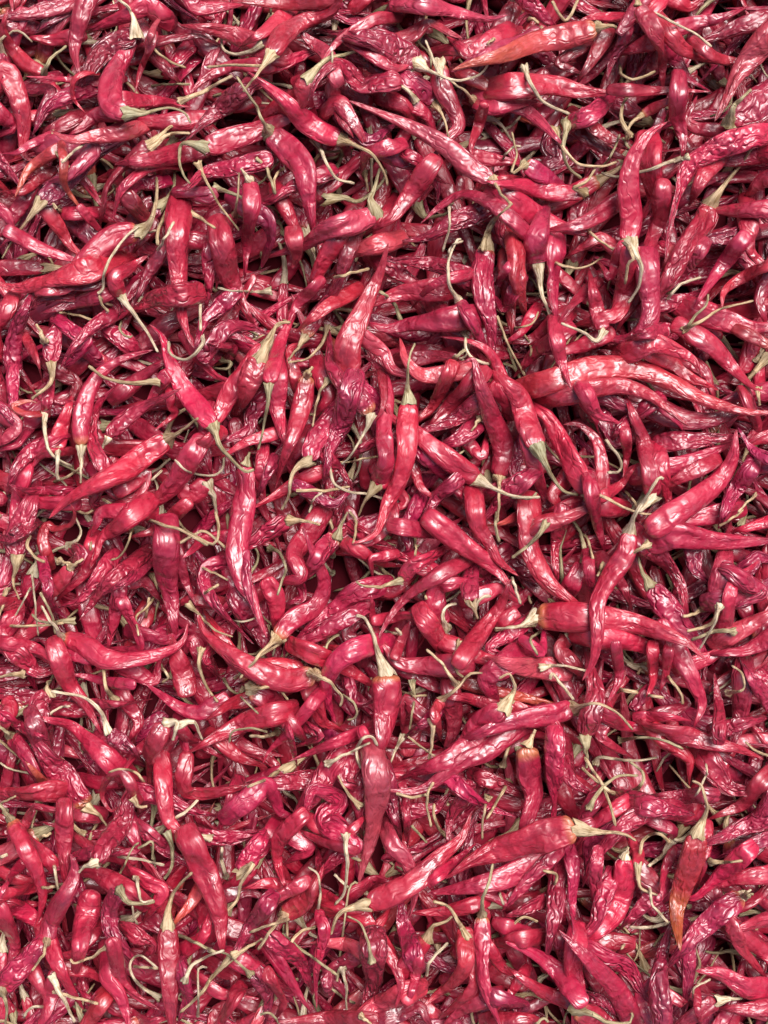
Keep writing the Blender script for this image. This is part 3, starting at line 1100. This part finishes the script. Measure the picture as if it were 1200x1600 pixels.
def lay_stem(it, px=True):
    if it['stem'] is None: return
    n_ = 40
    C = spline(it['stem'], n_)
    rs = it['rs']
    xy = to_xy(C, 0.042) if px else C
    t = np.linspace(0, 1, n_)
    r = np.full(n_, rs)
    i, j = cell(xy[:, 0], xy[:, 1]); z = H[i, j] + rs*0.8
    if it['c'] is not None: z[0] = it['c'][0, 2]; z[1:6] = np.maximum(z[1:6], z[0]-0.001)
    zs = smooth(z, 5); d = max(0, (z-zs-0.0004)[2:].max()); zs = zs + d*0.8*np.clip(t*5, 0, 1) + it['arch']*np.sin(math.pi*np.clip(t, 0, 1)**0.8)*0.8
    ds = np.linalg.norm(np.diff(xy, axis=0), axis=1)
    for q in range(1, n_): zs[q] = max(zs[q], zs[q-1]-(0.45 if it['c'] is not None and q < 14 else 0.9)*ds[q-1]) if (it['c'] is not None or q > 1) else zs[q]
    if it['c'] is not None:
        for q in range(n_-2, 0, -1): zs[q] = max(zs[q], zs[q+1]-1.1*ds[q])
    zs = smooth(zs, 3)
    if it['c'] is not None: zs = zs + (it['c'][0, 2]-zs[0])*np.clip(1-t*4, 0, 1)
    xy = to_xy(C, zs) if px else C
    if px and it['c'] is not None: xy = xy + (it['c'][0, :2]-xy[0])*np.clip(1-t*4, 0, 1)[:, None]
    wb = np.stack([vnoise(np.stack([t*5+it['seed'][q], 0*t, 0*t+q], 1)) for q in (0, 1)], 1)*0.0004*np.sin(math.pi*np.clip(t*1.2, 0, 1)**1)[:, None]
    xy = xy + wb
    it['s'] = np.column_stack([xy, zs])
    d = np.linspace(0, n_-1, 5*n_); k = np.arange(n_)
    c2 = np.stack([np.interp(d, k, it['s'][:, q]) for q in range(3)], 1)
    stamp(c2[:, :2], c2[:, 2], np.full(5*n_, rs), it['id'])

TINT = {'r': (0.43, 0.008, 0.038), 'm': (0.39, 0.006, 0.044), 'p': (0.48, 0.030, 0.062), 'd': (0.27, 0.005, 0.027),
        'v': (0.28, 0.006, 0.038), 'o': (0.45, 0.020, 0.032), 'f': (0.38, 0.012, 0.018)}
WRINK = {'r': 0.22, 'm': 0.75, 'p': 0.25, 'd': 0.3, 'v': 1.1, 'o': 0.25, 'f': 0.3}
def style(it):
    k = it['col']; c = np.array(TINT[k]); j = rng.normal(0, 1, 3)
    c = c*0.86*np.exp(0.13*j[0])*np.array([1, math.exp(0.25*j[1]), math.exp(0.15*j[2])])
    it['tint'] = c; it['wr'] = WRINK[k]*(0.75+0.5*rng.random())
    q = rng.random()
    it['stint'] = np.array([(0.66, 0.48, 0.30), (0.62, 0.45, 0.27), (0.46, 0.38, 0.23), (0.74, 0.60, 0.43)][int(q*4)])*(0.8+0.35*rng.random())
    it['rs'] = 0.00042+0.00028*rng.random()
    it['arch'] = 0.001+0.003*rng.random()
    it['seed'] = rng.random(3)*400

# loose pods under and round the ones traced from the photograph
def random_pod(x, y, k):
    L = rng.uniform(0.045, 0.078); wd = rng.uniform(0.0050, 0.0092)
    a = rng.random()*2*math.pi; bend = rng.normal(0, 0.55)
    P = [np.array([x, y])]; 
    for q in range(4):
        P.append(P[-1] + L/4*np.array([math.cos(a), math.sin(a)])); a += bend/4+rng.normal(0, 0.10)
    P = np.array(P); P += np.array([x, y]) - P.mean(0)
    a = math.atan2(*(P[0]-P[1])[::-1]); b2 = rng.normal(0, 1.0); st = [P[0]]
    ls = rng.uniform(0.015, 0.034)
    for q in range(4):
        st.append(st[-1] + ls/4*np.array([math.cos(a), math.sin(a)])); a += b2/3
    it = dict(id=k, body=P, w=wd, slim=rng.random(), stem=np.array(st) if rng.random() < 0.5 else None, c=None, s=None, z=0,
              col=rng.choice(list('rrrmmpdvo'), p=[.20, .18, .18, .14, .14, .06, .06, .03, .01]), fill=True, calyx=True)
    style(it); return it
def fill_layer(nf, inside):
    c = tries = 0; XM, YM = (0.235, 0.29) if inside else (0.29, 0.34)
    while c < nf:
        X = rng.uniform(-XM, XM, 5); Y = rng.uniform(-YM, YM, 5); i, j = cell(X, Y); q = int(np.argmin(H[i, j])); x, y = X[q], Y[q]
        out = abs(x) > 0.152 or abs(y) > 0.202
        if not inside and not out: continue
        it = random_pod(x, y, len(items))
        if not out:
            i, j = cell(it['body'][:, 0], it['body'][:, 1])
            if H[i, j].max() > 0.015: tries += 1; c += tries % 4 == 0; continue
        items.append(it); lay_pod(it, False); lay_stem(it, False); c += 1
fill_layer(1950, True)
fill_layer(1500, False)

# pods traced from the photograph, tile by tile (three units to a photograph pixel)
traced = []
ox = oy = 0
for line in TRACE.strip().splitlines():
    if line[0] == '#':
        ox, oy = [float(v) for v in line[1:].split()]; tile = 'abcdefghijkl'[int(ox//400+oy//400*3)]; continue
    hd, body, st = line.split('|')
    z, wd, colr = hd.split()
    pts = lambda s: np.array([[float(v) for v in p.split(',')] for p in s.split()])/3 + (ox, oy)
    it = dict(id=len(items), z=float(z), w=float(wd)/3*PX*1.05, col=colr, c=None, s=None, fill=False, calyx=True)
    it['loose'] = float(wd) == 0
    style_col = 'r' if colr == 'g' else colr
    it['col'] = style_col; style(it)
    it['slim'] = rng.random()*0.8
    if it['loose']:
        it['body'] = None; it['stem'] = pts(st); it['calyx'] = body != '-'
    else:
        it['body'] = pts(body); it['stem'] = None
        far = False
        if st.strip():
            s0 = pts(st)[0]
            if np.linalg.norm(s0-it['body'][-1]) < np.linalg.norm(s0-it['body'][0]): it['body'] = it['body'][::-1]
            far = np.linalg.norm(s0-it['body'][0]) > max(1.5*float(wd)/3, 25)
            if far: extra = st; st = ''
        if not st.strip():       # its calyx end is buried: carry it on under its neighbours
            P_ = it['body']; d0 = P_[0]-P_[1]; it['body'] = np.vstack([P_[0]+d0/np.linalg.norm(d0)*float(wd)/3*0.8, P_])
        # only part of this pod shows: let it run on and dive under its neighbours
        Lb = length(it['body']); need = min(5.2*float(wd)/3-Lb, 1.5*float(wd)/3)*(float(z) < 9); it['dive'] = (0, 0)
        if need <= 0 and not st.strip(): it['dive'] = (float(wd)/3*1.3/Lb, 0)
        if need > 0:
            e0 = 0 if st.strip() else need*0.5; e1 = need-e0
            P_ = it['body']; d0 = P_[0]-P_[1]; d1 = P_[-1]-P_[-2]
            if e0: P_ = np.vstack([P_[0]+d0/np.linalg.norm(d0)*e0, P_])
            P_ = np.vstack([P_, P_[-1]+d1/np.linalg.norm(d1)*e1])
            it['body'] = P_; it['dive'] = (e0/(Lb+need), e1/(Lb+need))
        if st.strip():
            sp = pts(st)
            b0 = it['body'][0]
            keep = [p for p in sp if np.linalg.norm(p-b0) > 0.45*float(wd)/3]
            if keep: it['stem'] = np.vstack([b0[None], keep])
    if not it['loose'] and far:
        e_ = dict(id=len(items)+1, z=float(z), w=0, col='r', c=None, s=None, fill=False, calyx=True, loose=True, body=None, stem=pts(extra), slim=0.5, key='-')
        style(e_)
    else: e_ = None
    it['key'] = tile + ' ' + (body.split() or [''])[0]
    items.append(it); traced.append(it)
    if e_: items.append(e_); traced.append(e_)
for k in range(45):               # curled stems of pods hidden deeper down
    x, y = rng.uniform(20, 1180)*rng.uniform(0.6, 1), rng.uniform(20, 1580); a = rng.random()*6.28; b2 = rng.normal(0, 1.6); ls = rng.uniform(45, 100); P_ = [np.array([x, y])]
    for q in range(5): P_.append(P_[-1]+ls/5*np.array([math.cos(a), math.sin(a)])); a += b2/5*(0.4+0.5*q)
    it = dict(id=len(items), z=5.2+rng.random()*1.6, w=0, col='r', c=None, s=None, fill=False, calyx=rng.random() < 0.6, loose=True, body=None, stem=np.array(P_), slim=0.5, key='-', rnd=True)
    style(it); items.append(it); traced.append(it)
ev = [(it['z'], 0, k, it) for k, it in enumerate(traced) if it['body'] is not None]
ev += [(it['z']+0.6, 1, k, it) for k, it in enumerate(traced) if it['stem'] is not None]
for e in sorted(ev, key=lambda e: e[:3]):
    (lay_stem if e[1] else lay_pod)(e[3])
cnt = np.bincount(ID[ID >= 0].ravel(), minlength=len(items))
fi, fj = cell(np.array([-0.15, 0.15]), np.array([-0.2, 0.2]))
IDf = ID[fi[0]:fi[1], fj[0]:fj[1]]
cnt = np.bincount(IDf[IDf >= 0].ravel(), minlength=len(items))
for it in items: it['vis'] = int(cnt[it['id']])

# ------------------------------------------------------------------ meshes
def tube_frames(C):
    T = np.gradient(C, axis=0); T /= np.linalg.norm(T, axis=1)[:, None]+1e-12
    up = np.array([0, 0, 1.0]); A = np.cross(T, up); A /= np.linalg.norm(A, axis=1)[:, None]+1e-9
    return T, A, np.cross(A, T)

def resample(C, N):
    d = np.linspace(0, len(C)-1, N); k = np.arange(len(C))
    return np.stack([np.interp(d, k, C[:, q]) for q in range(C.shape[1])], 1)

def grid_faces(ns, na):
    i = np.arange(ns-1)[:, None]*na; j = np.arange(na)[None]; j2 = (j+1) % na
    return np.stack([i+j, i+j2, i+na+j2, i+na+j], -1).reshape(-1, 4)

def pod_mesh(it, ns, na):
    # more rings near both ends
    u = np.linspace(0, 1, ns); u = u - 0.09*np.sin(2*math.pi*u)
    u = np.clip(u, 0, 1)
    d = u*(len(it['c'])-1); k = np.arange(len(it['c']))
    C = np.stack([np.interp(d, k, it['c'][:, q]) for q in range(3)], 1)
    L = it['len']; R = it['w']/2
    r = R*profile(u, it['slim'])
    # the pod wanders a little inside its outline and its girth varies
    g = vnoise(np.stack([u*L*90+it['seed'][0], 0*u+it['seed'][1], 0*u], 1))
    r = r*(1+0.10*g*(0.5+it['wr']*0.5))
    T, A, Bn = tube_frames(C)
    th = np.linspace(0, 2*math.pi, na, endpoint=False)
    ct, s_t = np.cos(th), np.sin(th)
    s = u*L*1000
    P = np.stack(np.broadcast_arrays(R*1000*ct[None], R*1000*s_t[None], s[:, None]), -1)
    sd_ = it['seed']; Q = P + sd_
    wr = it['wr']; tw = 0.06*(sd_[0] % 2-1)
    folds = np.zeros((ns, na))
    for kk, amp in ((2, 0.10), (3, 0.12), (5, 0.06)):
        ph = sd_[kk % 3]*kk + 2.2*vnoise(np.stack([s/11+sd_[0], 0*s+kk, 0*s], 1))
        am = amp*(0.55+0.9*vnoise(np.stack([s/9+sd_[1], 0*s+kk, 0*s+3], 1)))[:, None]
        folds += am*(0.7-1.6*np.abs(np.sin((kk*th[None]+(ph+tw*s)[:, None])/2)))
    W = Q + 1.5*np.stack([vnoise(Q*0.3+9), vnoise(Q*0.3+31), vnoise(Q*0.3+57)], -1)
    an = [(0.32, 0.32, 0.08), (0.28, 0.28, 0.12), (0.14, 0.14, 0.30), (0.22, 0.22, 0.20)][int(sd_[1]*3.7 % 4)]
    rid = 1-2*np.abs(vnoise(W*np.array(an)))
    rid2 = 1-2*np.abs(vnoise(W*np.array([0.55, 0.55, 0.75])+17))
    buck = vnoise(Q*np.array([0.10, 0.10, 0.33])+40)
    lump = vnoise(Q*np.array([0.22, 0.22, 0.30])+5)
    disp = folds*(0.5+0.6*wr) + 0.05*lump + 0.05*buck*(0.6+0.6*wr) + (0.06+0.20*wr)*0.8*rid + (0.04*rid+0.02*rid2)*wr
    fade = np.clip(u/0.05, 0.2, 1)*np.clip((1-u)/0.08, 0.2, 1)
    rr = r[:, None]*(1+disp*fade[:, None])
    roll = (sd_[1] % 6.28)
    fl = FL
    disp = disp*1.0
    # a dried pod has collapsed: lens-like section with keeled edges, a wandering hollow, a slow twist
    ln = lambda f, o: vnoise(np.stack([s*f+sd_[o], 0*s+o*3.7, 0*s+sd_[2]], 1))
    flat = np.clip(0.58+0.22*ln(0.06, 0)-0.08*wr, 0.30, 0.8)[:, None]
    X = r[:, None]*(1+0.30*disp*fade[:, None])*ct[None]
    ex = (0.5+0.95*(sd_[0]*7.31 % 1)+0.35*ln(0.05, 2))[:, None]      # from flat-topped to keeled
    ex = np.clip(ex, 0.42, 1.6)
    flat = flat*(0.74+0.26*np.clip(ex, 0, 1.2))
    Y = rr*flat*(np.sign(s_t)[None]*np.abs(s_t[None])**ex)
    hc = (0.45*ln(0.07, 1))[:, None]; hd = (np.clip(0.22+0.45*ln(0.09, 2), 0, 0.6)*(0.7+0.6*wr)*fade[:, 0] if fade.ndim > 1 else np.clip(0.22+0.45*ln(0.09, 2), 0, 0.6)*(0.7+0.6*wr)*fade)[:, None]
    q_ = (ct[None]-hc)
    Y = Y - r[:, None]*hd*np.exp(-(q_/0.30)**2)*np.sign(s_t)[None]*np.abs(s_t[None])**0.5*flat
    ph = 1.0*ln(0.04, 1)+0.4*ln(0.09, 0); ph = ph*np.clip(u/0.15, 0, 1)
    cp, sp = np.cos(ph)[:, None], np.sin(ph)[:, None]
    X, Y = X*cp-Y*sp, X*sp+Y*cp
    V = C[:, None] + A[:, None]*X[..., None] + Bn[:, None]*Y[..., None]
    F = grid_faces(ns, na)
    col = np.empty((ns, na, 4)); col[..., :3] = it['tint']; col[..., 3] = wr
    if it['col'] == 'f':      # orange lower half
        o = np.clip((u-0.45)/0.12+0.35*g, 0, 1)[:, None, None]
        col[..., :3] = col[..., :3]*(1-o) + np.array([0.34, 0.060, 0.012])*o
    if it['col'] == 'o':
        o = 0.45*np.clip((u-0.35)/0.4+0.3*g, 0, 1)[:, None, None]
        col[..., :3] = col[..., :3]*(1-o) + np.array([0.55, 0.13, 0.05])*o
    if it['stem'] is not None and sd_[2] % 5 < 1.2:   # a tan shoulder next to the calyx
        o = 0.6*np.clip((0.08-u)/0.05+0.5*g, 0, 1)[:, None, None]
        col[..., :3] = col[..., :3]*(1-o) + np.array([0.45, 0.18, 0.05])*o
    return V.reshape(-1, 3), F, (P+sd_).reshape(-1, 3), col.reshape(-1, 4)

def stem_meshes(it, ns, na, nc):
    """calyx (flared cap) and stem, as two meshes along the same path"""
    Sx = it['s']; L = length(Sx); R = it['w']/2 if it['body'] is not None else 0.0030
    has_c = it['calyx']
    cl = min(0.48*L, max(R*2.1, 0.0055)) if has_c else 0
    s = np.r_[0, np.cumsum(np.linalg.norm(np.diff(Sx, axis=0), axis=1))]
    def at(v): return np.stack([np.interp(v, s, Sx[:, q]) for q in range(3)], 1)
    out = []
    rs = it['rs']; sd_ = it['seed']
    def build(v, r, na, flute, fl):
        C = at(np.clip(v, 0, L)); T, A, Bn = tube_frames(C)
        neg = np.minimum(v, 0)[:, None]; C = C + T[0]*neg
        th = np.linspace(0, 2*math.pi, na, endpoint=False)
        rr = r[:, None]*(1+flute[:, None]*np.cos(5*th+sd_[0])[None]+0.16*vnoise(np.stack(np.broadcast_arrays(v[:, None]*700+sd_[0], 2.2*np.cos(th)[None], 2.2*np.sin(th)[None]), -1)))
        if flute.max() > 0.05:       # ragged lobes lying on the pod's shoulder
            push = np.clip(1-np.arange(len(v))/2, 0, 1)[:, None]*(0.0008*np.cos(5*th+sd_[0])+0.0007*np.cos(3*th+sd_[1])*np.cos(7*th+sd_[2]))[None]
        else: push = 0*rr
        V = C[:, None] + A[:, None]*(rr*np.cos(th))[..., None] + Bn[:, None]*(rr*np.sin(th)*fl)[..., None] - T[:, None]*push[..., None]
        P = np.stack(np.broadcast_arrays(1.5*np.cos(th)[None], 1.5*np.sin(th)[None], v[:, None]*1000), -1)+sd_
        col = np.empty(V.shape[:2]+(4,)); col[..., :3] = it['stint']; col[..., 3] = 0
        return V.reshape(-1, 3), grid_faces(len(v), na), P.reshape(-1, 3), col
    if has_c:
        u = np.linspace(0, 1, nc); v = -0.0012+u*(cl+0.0012)
        r = rs*1.5 + (R*0.72*min(1, 0.0052/R if R > 0.0052 else 1)-rs*1.5)*(1-u)**1.75*np.where(u < 0.12, 0.93+0.07*u/0.12, 1)
        a = build(v, r, 15, 0.09*(1-u)**0.7, 0.8)
        green = np.clip(0.55-np.linspace(0, 1, nc)*0.9+0.3*vnoise(np.stack([u*4+sd_[1], 0*u, 0*u], 1)), 0, 1)[:, None, None]
        gc = np.array([0.27, 0.23, 0.13]) if sd_[2] % 3 < 2.2 else np.array([0.20, 0.24, 0.15])
        a[3][..., :3] = a[3][..., :3]*(1-green*0.75) + gc*green*0.75
        out.append(('calyx', a[0], a[1], a[2], a[3].reshape(-1, 4)))
    u = np.linspace(0, 1, ns); v = max(cl*0.93, 0)+u*(L-max(cl*0.93, 0))
    r = rs*(0.90+0.65*(1-u)**2*(1 if has_c else 0.3)+0.45*np.clip((u-0.93)/0.07, 0, 1))
    r = r*np.where(u >= 0.999, 0.55, 1)
    a = build(v, r, na, 0*u, 1.0)
    # cut end: a cap ring
    Vc = a[0]; F = a[1]
    c0 = len(Vc); base = (ns-1)*na
    Vc = np.vstack([Vc, Vc[base:base+na].mean(0)])
    cap = np.array([[base+q, base+(q+1) % na, c0, c0] for q in range(na)])
    F = np.vstack([F, cap]); P = np.vstack([a[2], a[2][-1:]]); colr = a[3].reshape(-1, 4); colr = np.vstack([colr, colr[-1:]])
    colr[-1, :3] = (0.6, 0.5, 0.34)
    out.append(('stem', Vc, F, P, colr))
    return out

def build_mesh(name, V, F, P, col, mat, mats=None, midx=None):
    me = bpy.data.meshes.new(name)
    tri = F[:, 2] == F[:, 3]
    Fq, Ft = F[~tri], F[tri][:, :3]
    loops = np.r_[Fq.ravel(), Ft.ravel()].astype(np.int32)
    starts = np.r_[np.arange(len(Fq))*4, len(Fq)*4+np.arange(len(Ft))*3].astype(np.int32)
    tot = np.r_[np.full(len(Fq), 4), np.full(len(Ft), 3)].astype(np.int32)
    me.vertices.add(len(V)); me.vertices.foreach_set('co', V.astype(np.float32).ravel())
    me.loops.add(len(loops)); me.loops.foreach_set('vertex_index', loops)
    me.polygons.add(len(tot)); me.polygons.foreach_set('loop_start', starts)
    try: me.polygons.foreach_set('loop_total', tot)
    except Exception: pass
    me.polygons.foreach_set('use_smooth', np.ones(len(tot), bool))
    if mats:
        for m in mats: me.materials.append(m)
        me.polygons.foreach_set('material_index', np.r_[midx[~tri], midx[tri]].astype(np.int32))
    else: me.materials.append(mat)
    a = me.attributes.new('pod_co', 'FLOAT_VECTOR', 'POINT'); a.data.foreach_set('vector', P.astype(np.float32).ravel())
    a = me.attributes.new('tint', 'FLOAT_COLOR', 'POINT'); a.data.foreach_set('color', col.astype(np.float32).ravel())
    me.update(calc_edges=True)
    return me

def link(name, data, parent=None, loc=None):
    o = bpy.data.objects.new(name, data); S.collection.objects.link(o)
    if loc is not None: o.location = loc
    if parent is not None: o.parent = parent
    return o

chillies = sorted([it for it in traced if not it['loose']], key=lambda it: -it['vis'])
main = set(id(it) for it in chillies[:300])
LABELS = {}
# ------------------------------------------------------------------ labels: read off each pod's own shape, colour and place
HAND = {
 'e 715,680': 'tall red chilli standing upright at the centre, dark stem straight up, tip curling down left',
 'e 430,530': 'broad glossy red chilli leaning just above the centre, sharp tip towards the upper right',
 'b 1600,130': 'long chilli fading to orange, lying flat near the top edge, right of centre',
 'b 1110,845': 'long spotted red chilli running diagonally across the upper middle, tip at its upper left',
 'f 60,620': 'longest red chilli, arching across the right side and thinning towards the right edge',
 'f 100,680': 'curved red chilli nested right under the longest arching chilli at the right',
 'c 540,1140': 'broad vertical red chilli at upper right, crossed by a long green stem',
 'l 870,310': 'chilli with orange pointed lower end and green curled stem at the lower right',
 'g 290,590': 'pale ribbed red chilli curved upward like a smile in the left middle',
 'h 610,760': 'glossy crimson chilli hanging straight down from a long curved stem, just below the centre',
 'i 550,90': 'thin twisted red chilli draped downward over a broad sideways one at the right',
 'i 110,490': 'broad sideways chilli with a tan shoulder, lying under the thin twisted one at right',
 'i 660,140': 'pale red chilli with wide highlights lying level against the right edge',
 'k 550,-60': 'pale upright chilli with rounded lower end below the centre of the photo',
 'k 1500,280': 'broad red chilli lying almost level at lower right, its stem pointing right',
 'd 1150,980': 'long ribbed vertical chilli left of centre, its lower tip bending right',
 'd 790,860': 'long crimson chilli slanting up to a tan calyx in the left middle',
 'j 785,740': 'upright red chilli near the bottom left with a long grey stem rising above it',
 'l 580,1210': 'slim red chilli slanting from the bottom edge to a sharp tip, right of centre',
 'c 1330,70': 'broad smooth red chilli leaning in from the upper right edge',
 'd 840,-220': 'large glossy vertical chilli in the left half, cream hooked stem at its foot',
 'd 545,10': 'long smooth light red chilli stretching in from the left edge, upper left',
}
VB = ['at top edge', 'near top', 'upper third', 'above mid-height', 'below mid-height', 'lower third', 'near bottom', 'at bottom edge']
HB = ['far left', 'left', 'left of centre', 'right of centre', 'right', 'far right']
D8 = ['right', 'upper right', 'up', 'upper left', 'left', 'lower left', 'down', 'lower right']
CW = {'r': 'red', 'm': 'crimson', 'p': 'pale red', 'd': 'dark red', 'v': 'purplish', 'o': 'orange-tinged', 'f': 'half orange'}
def px(it, P): 
    k = (CAM_H-P[:, 2])/(CAM_H-ZREF)*PX
    return np.stack([P[:, 0]/k+600, 800-P[:, 1]/k], 1)
def turn(P):
    T, _ = frame2(P[:, :2]); a = np.unwrap(np.arctan2(T[:, 1], T[:, 0])); return abs(math.degrees(a[-3]-a[2])), math.degrees(a.max()-a.min())
def d8(v): return D8[int(round(math.atan2(v[1], v[0])/(math.pi/4))) % 8]
def seen_at(it):
    j, i = np.nonzero(IDf == it['id'])
    if len(j) == 0: P = it['c'] if it['c'] is not None else it['s']; return px(it, P).mean(0)
    return np.array([600+(i.mean()*G-0.15)/PX, 800-(j.mean()*G-0.2)/PX])
def label_all(things, is_stem):
    feats = []
    for it in things:
        P = it['s'] if is_stem else it['c']
        tn, rg = turn(P); L = length(P)*1000; c = seen_at(it); it['at'] = c
        vb = VB[int(np.clip(c[1]/200, 0, 7))]; hb = HB[int(np.clip(c[0]/200, 0, 5))]
        shape = 'straight' if rg < 28 else 'bent' if rg < 60 else 'curved' if rg < 110 else 'hooked'
        dr = d8(P[-1, :2]-P[0, :2])
        if is_stem:
            size = 'long' if L > 24 else 'short' if L < 13 else 'thin'
            base = f"{size} {shape} cream stem {'with its calyx' if it['calyx'] else 'lying loose'}"
            feats.append([base, 'pointing '+dr, vb+', '+hb])
        else:
            size = 'long' if L > 62 else 'short' if L < 34 else 'broad' if it['w'] > 0.0088 else 'slim' if it['w'] < 0.0062 else 'plump' if it['w']/it['len'] > 0.17 else 'slender' if it['w']/it['len'] < 0.13 else 'medium'
            sk = 'crumpled ' if it['wr'] > 0.75 else 'smooth ' if it['wr'] < 0.3 else ''
            base = f"{size} {shape} {sk}{CW[it['col']]} chilli"
            stx = ''
            if it['stem'] is not None: stx = ' with '+('straight', 'curved', 'curling')[int(np.digitize(turn(it['s'])[1], [35, 95]))]+' stem'
            feats.append([base, 'tip '+dr, vb+', '+hb, stx])
    labs = [f"{f[0]}, {f[1]}, {f[2]}" for f in feats]
    def groups():
        g = {}
        for k, s_ in enumerate(labs): g.setdefault(s_, []).append(k)
        return [v for v in g.values() if len(v) > 1]
    if not is_stem:
        for v in groups():
            for k in v: labs[k] = f"{feats[k][0]}{feats[k][3]}, {feats[k][1]}, {feats[k][2]}"
    for v in groups():
        P = np.array([things[k]['at'] for k in v]); ax = int(np.ptp(P[:, 1]) > np.ptp(P[:, 0])); o = np.argsort(P[:, ax])
        names = {2: [['left', 'right'], ['upper', 'lower']], 3: [['leftmost', 'middle', 'rightmost'], ['topmost', 'middle', 'lowest']]}
        if len(v) in names:
            for q, k in enumerate(o): labs[v[k]] = names[len(v)][ax][q] + ' ' + labs[v[k]] if len(v) == 3 else names[2][ax][q] + ' of two, ' + labs[v[k]]
        else:
            od = ['first', 'second', 'third', 'fourth', 'fifth', 'sixth', 'seventh', 'eighth']
            for q, k in enumerate(o): labs[v[k]] = od[q] + (' from left, ', ' from top, ')[ax] + labs[v[k]]
    for k in range(len(labs)):
        for wd_ in ('cream ', 'crumpled ', 'smooth ', 'bent ', 'curved ', 'straight '):
            if len(labs[k].split()) > 16:
                t_ = labs[k].replace(wd_, '', 1)
                if t_ not in labs: labs[k] = t_
    for k, it in enumerate(things): LABELS[it['id']] = HAND.get(it.get('key'), labs[k])
label_all([it for it in chillies if id(it) in main], False)
label_all([it for it in traced if it['loose'] and it['vis'] >= 12 and not it.get('rnd')], True)
bad = [s_ for s_ in LABELS.values() if not 4 <= len(s_.split()) <= 16]
print('LABELS', len(LABELS), 'unique', len(set(LABELS.values())), 'bad', len(bad), bad[:3], list(LABELS.values())[60:75], [k for k in HAND if HAND[k] not in LABELS.values()])
stuff = []
def add_stuff(V, F, P, col, mi): stuff.append((V, F, P, col, mi))
for it in items:
    if it.get('loose'):
        loc = it['s'][0]
        parts = stem_meshes(it, 26, 8, 9)
        if it['vis'] < 12 or it.get('rnd'):
            for nm, V, F, P, col in parts: add_stuff(V, F, P, col, 1)
            continue
        if len(parts) == 1:
            o = link('loose_stem', build_mesh('loose_stem', parts[0][1]-loc, *parts[0][2:], stem_mat), None, loc)
        else:
            o = link('loose_stem', None, None, loc)
            for nm, V, F, P, col in parts: link(nm, build_mesh(nm, V-loc, F, P, col, stem_mat), o)
        o['label'] = LABELS.get(it['id'], 'pale dried stem'); o['category'] = 'stem'; o['group'] = 'loose stems on the heap'
        continue
    mn = id(it) in main
    ns, na = (62, 26) if mn else (((24, 10) if abs(it['c'][0, 0]) > 0.16 or abs(it['c'][0, 1]) > 0.21 else (26, 12)) if it['fill'] else (34, 16))
    if it['fill'] and it['vis'] > 250: ns, na = 36, 16
    if it['fill'] and it['vis'] < 20: ns, na = (15, 8) if abs(it['c'][0, 0]) < 0.15 and abs(it['c'][0, 1]) < 0.2 else (20, 9)
    pod = pod_mesh(it, ns, na)
    st = stem_meshes(it, 22 if mn else 9, 8 if mn else 4, 9 if mn else 4) if it['s'] is not None else []
    if mn:
        loc = it['c'][0].copy()
        if not st: root = link('dried_chilli', build_mesh('dried_chilli', pod[0]-loc, *pod[1:], pod_mat), None, loc)
        else: root = link('dried_chilli', None, None, loc)
        root['label'] = LABELS.get(it['id'], 'dried red chilli'); root['category'] = 'chilli'; root['group'] = 'dried red chillies heaped together'
        if st: link('pod', build_mesh('pod', pod[0]-loc, *pod[1:], pod_mat), root)
        for nm, V, F, P, col in st: link(nm, build_mesh(nm, V-loc, F, P, col, stem_mat), root)
    else:
        add_stuff(*pod, 0)
        for nm, V, F, P, col in st: add_stuff(V, F, P, col, 1)
off = 0; Fs = []; 
for V, F, P, col, mi in stuff: Fs.append(F+off); off += len(V)
me = build_mesh('chilli_mass', np.vstack([s[0] for s in stuff]), np.vstack(Fs), np.vstack([s[2] for s in stuff]),
                np.vstack([s[3] for s in stuff]), None, [pod_mat, stem_mat], np.concatenate([np.full(len(s[1]), s[4]) for s in stuff]))
o = link('chilli_mass', me)
o['kind'] = 'stuff'; o['label'] = 'dense mass of smaller dried red chillies filling the gaps deeper in the heap'; o['category'] = 'chillies'

bmv = [(-0.6, -0.7, 0), (0.6, -0.7, 0), (0.6, 0.7, 0), (-0.6, 0.7, 0), (-0.6, -0.7, -0.01), (0.6, -0.7, -0.01), (0.6, 0.7, -0.01), (-0.6, 0.7, -0.01)]
gm = bpy.data.meshes.new('ground'); gm.from_pydata(bmv, [], [(0, 1, 2, 3), (7, 6, 5, 4), (0, 4, 5, 1), (1, 5, 6, 2), (2, 6, 7, 3), (3, 7, 4, 0)])
gm.materials.append(sheet_mat); g_ = link('ground', gm); g_['kind'] = 'structure'

print('ZSTAT', np.percentile(H, [1, 25, 50, 75, 99, 100]), 'vis300', sorted([i['vis'] for i in chillies])[-300], 'novis', sum(i['vis'] < 40 for i in chillies))
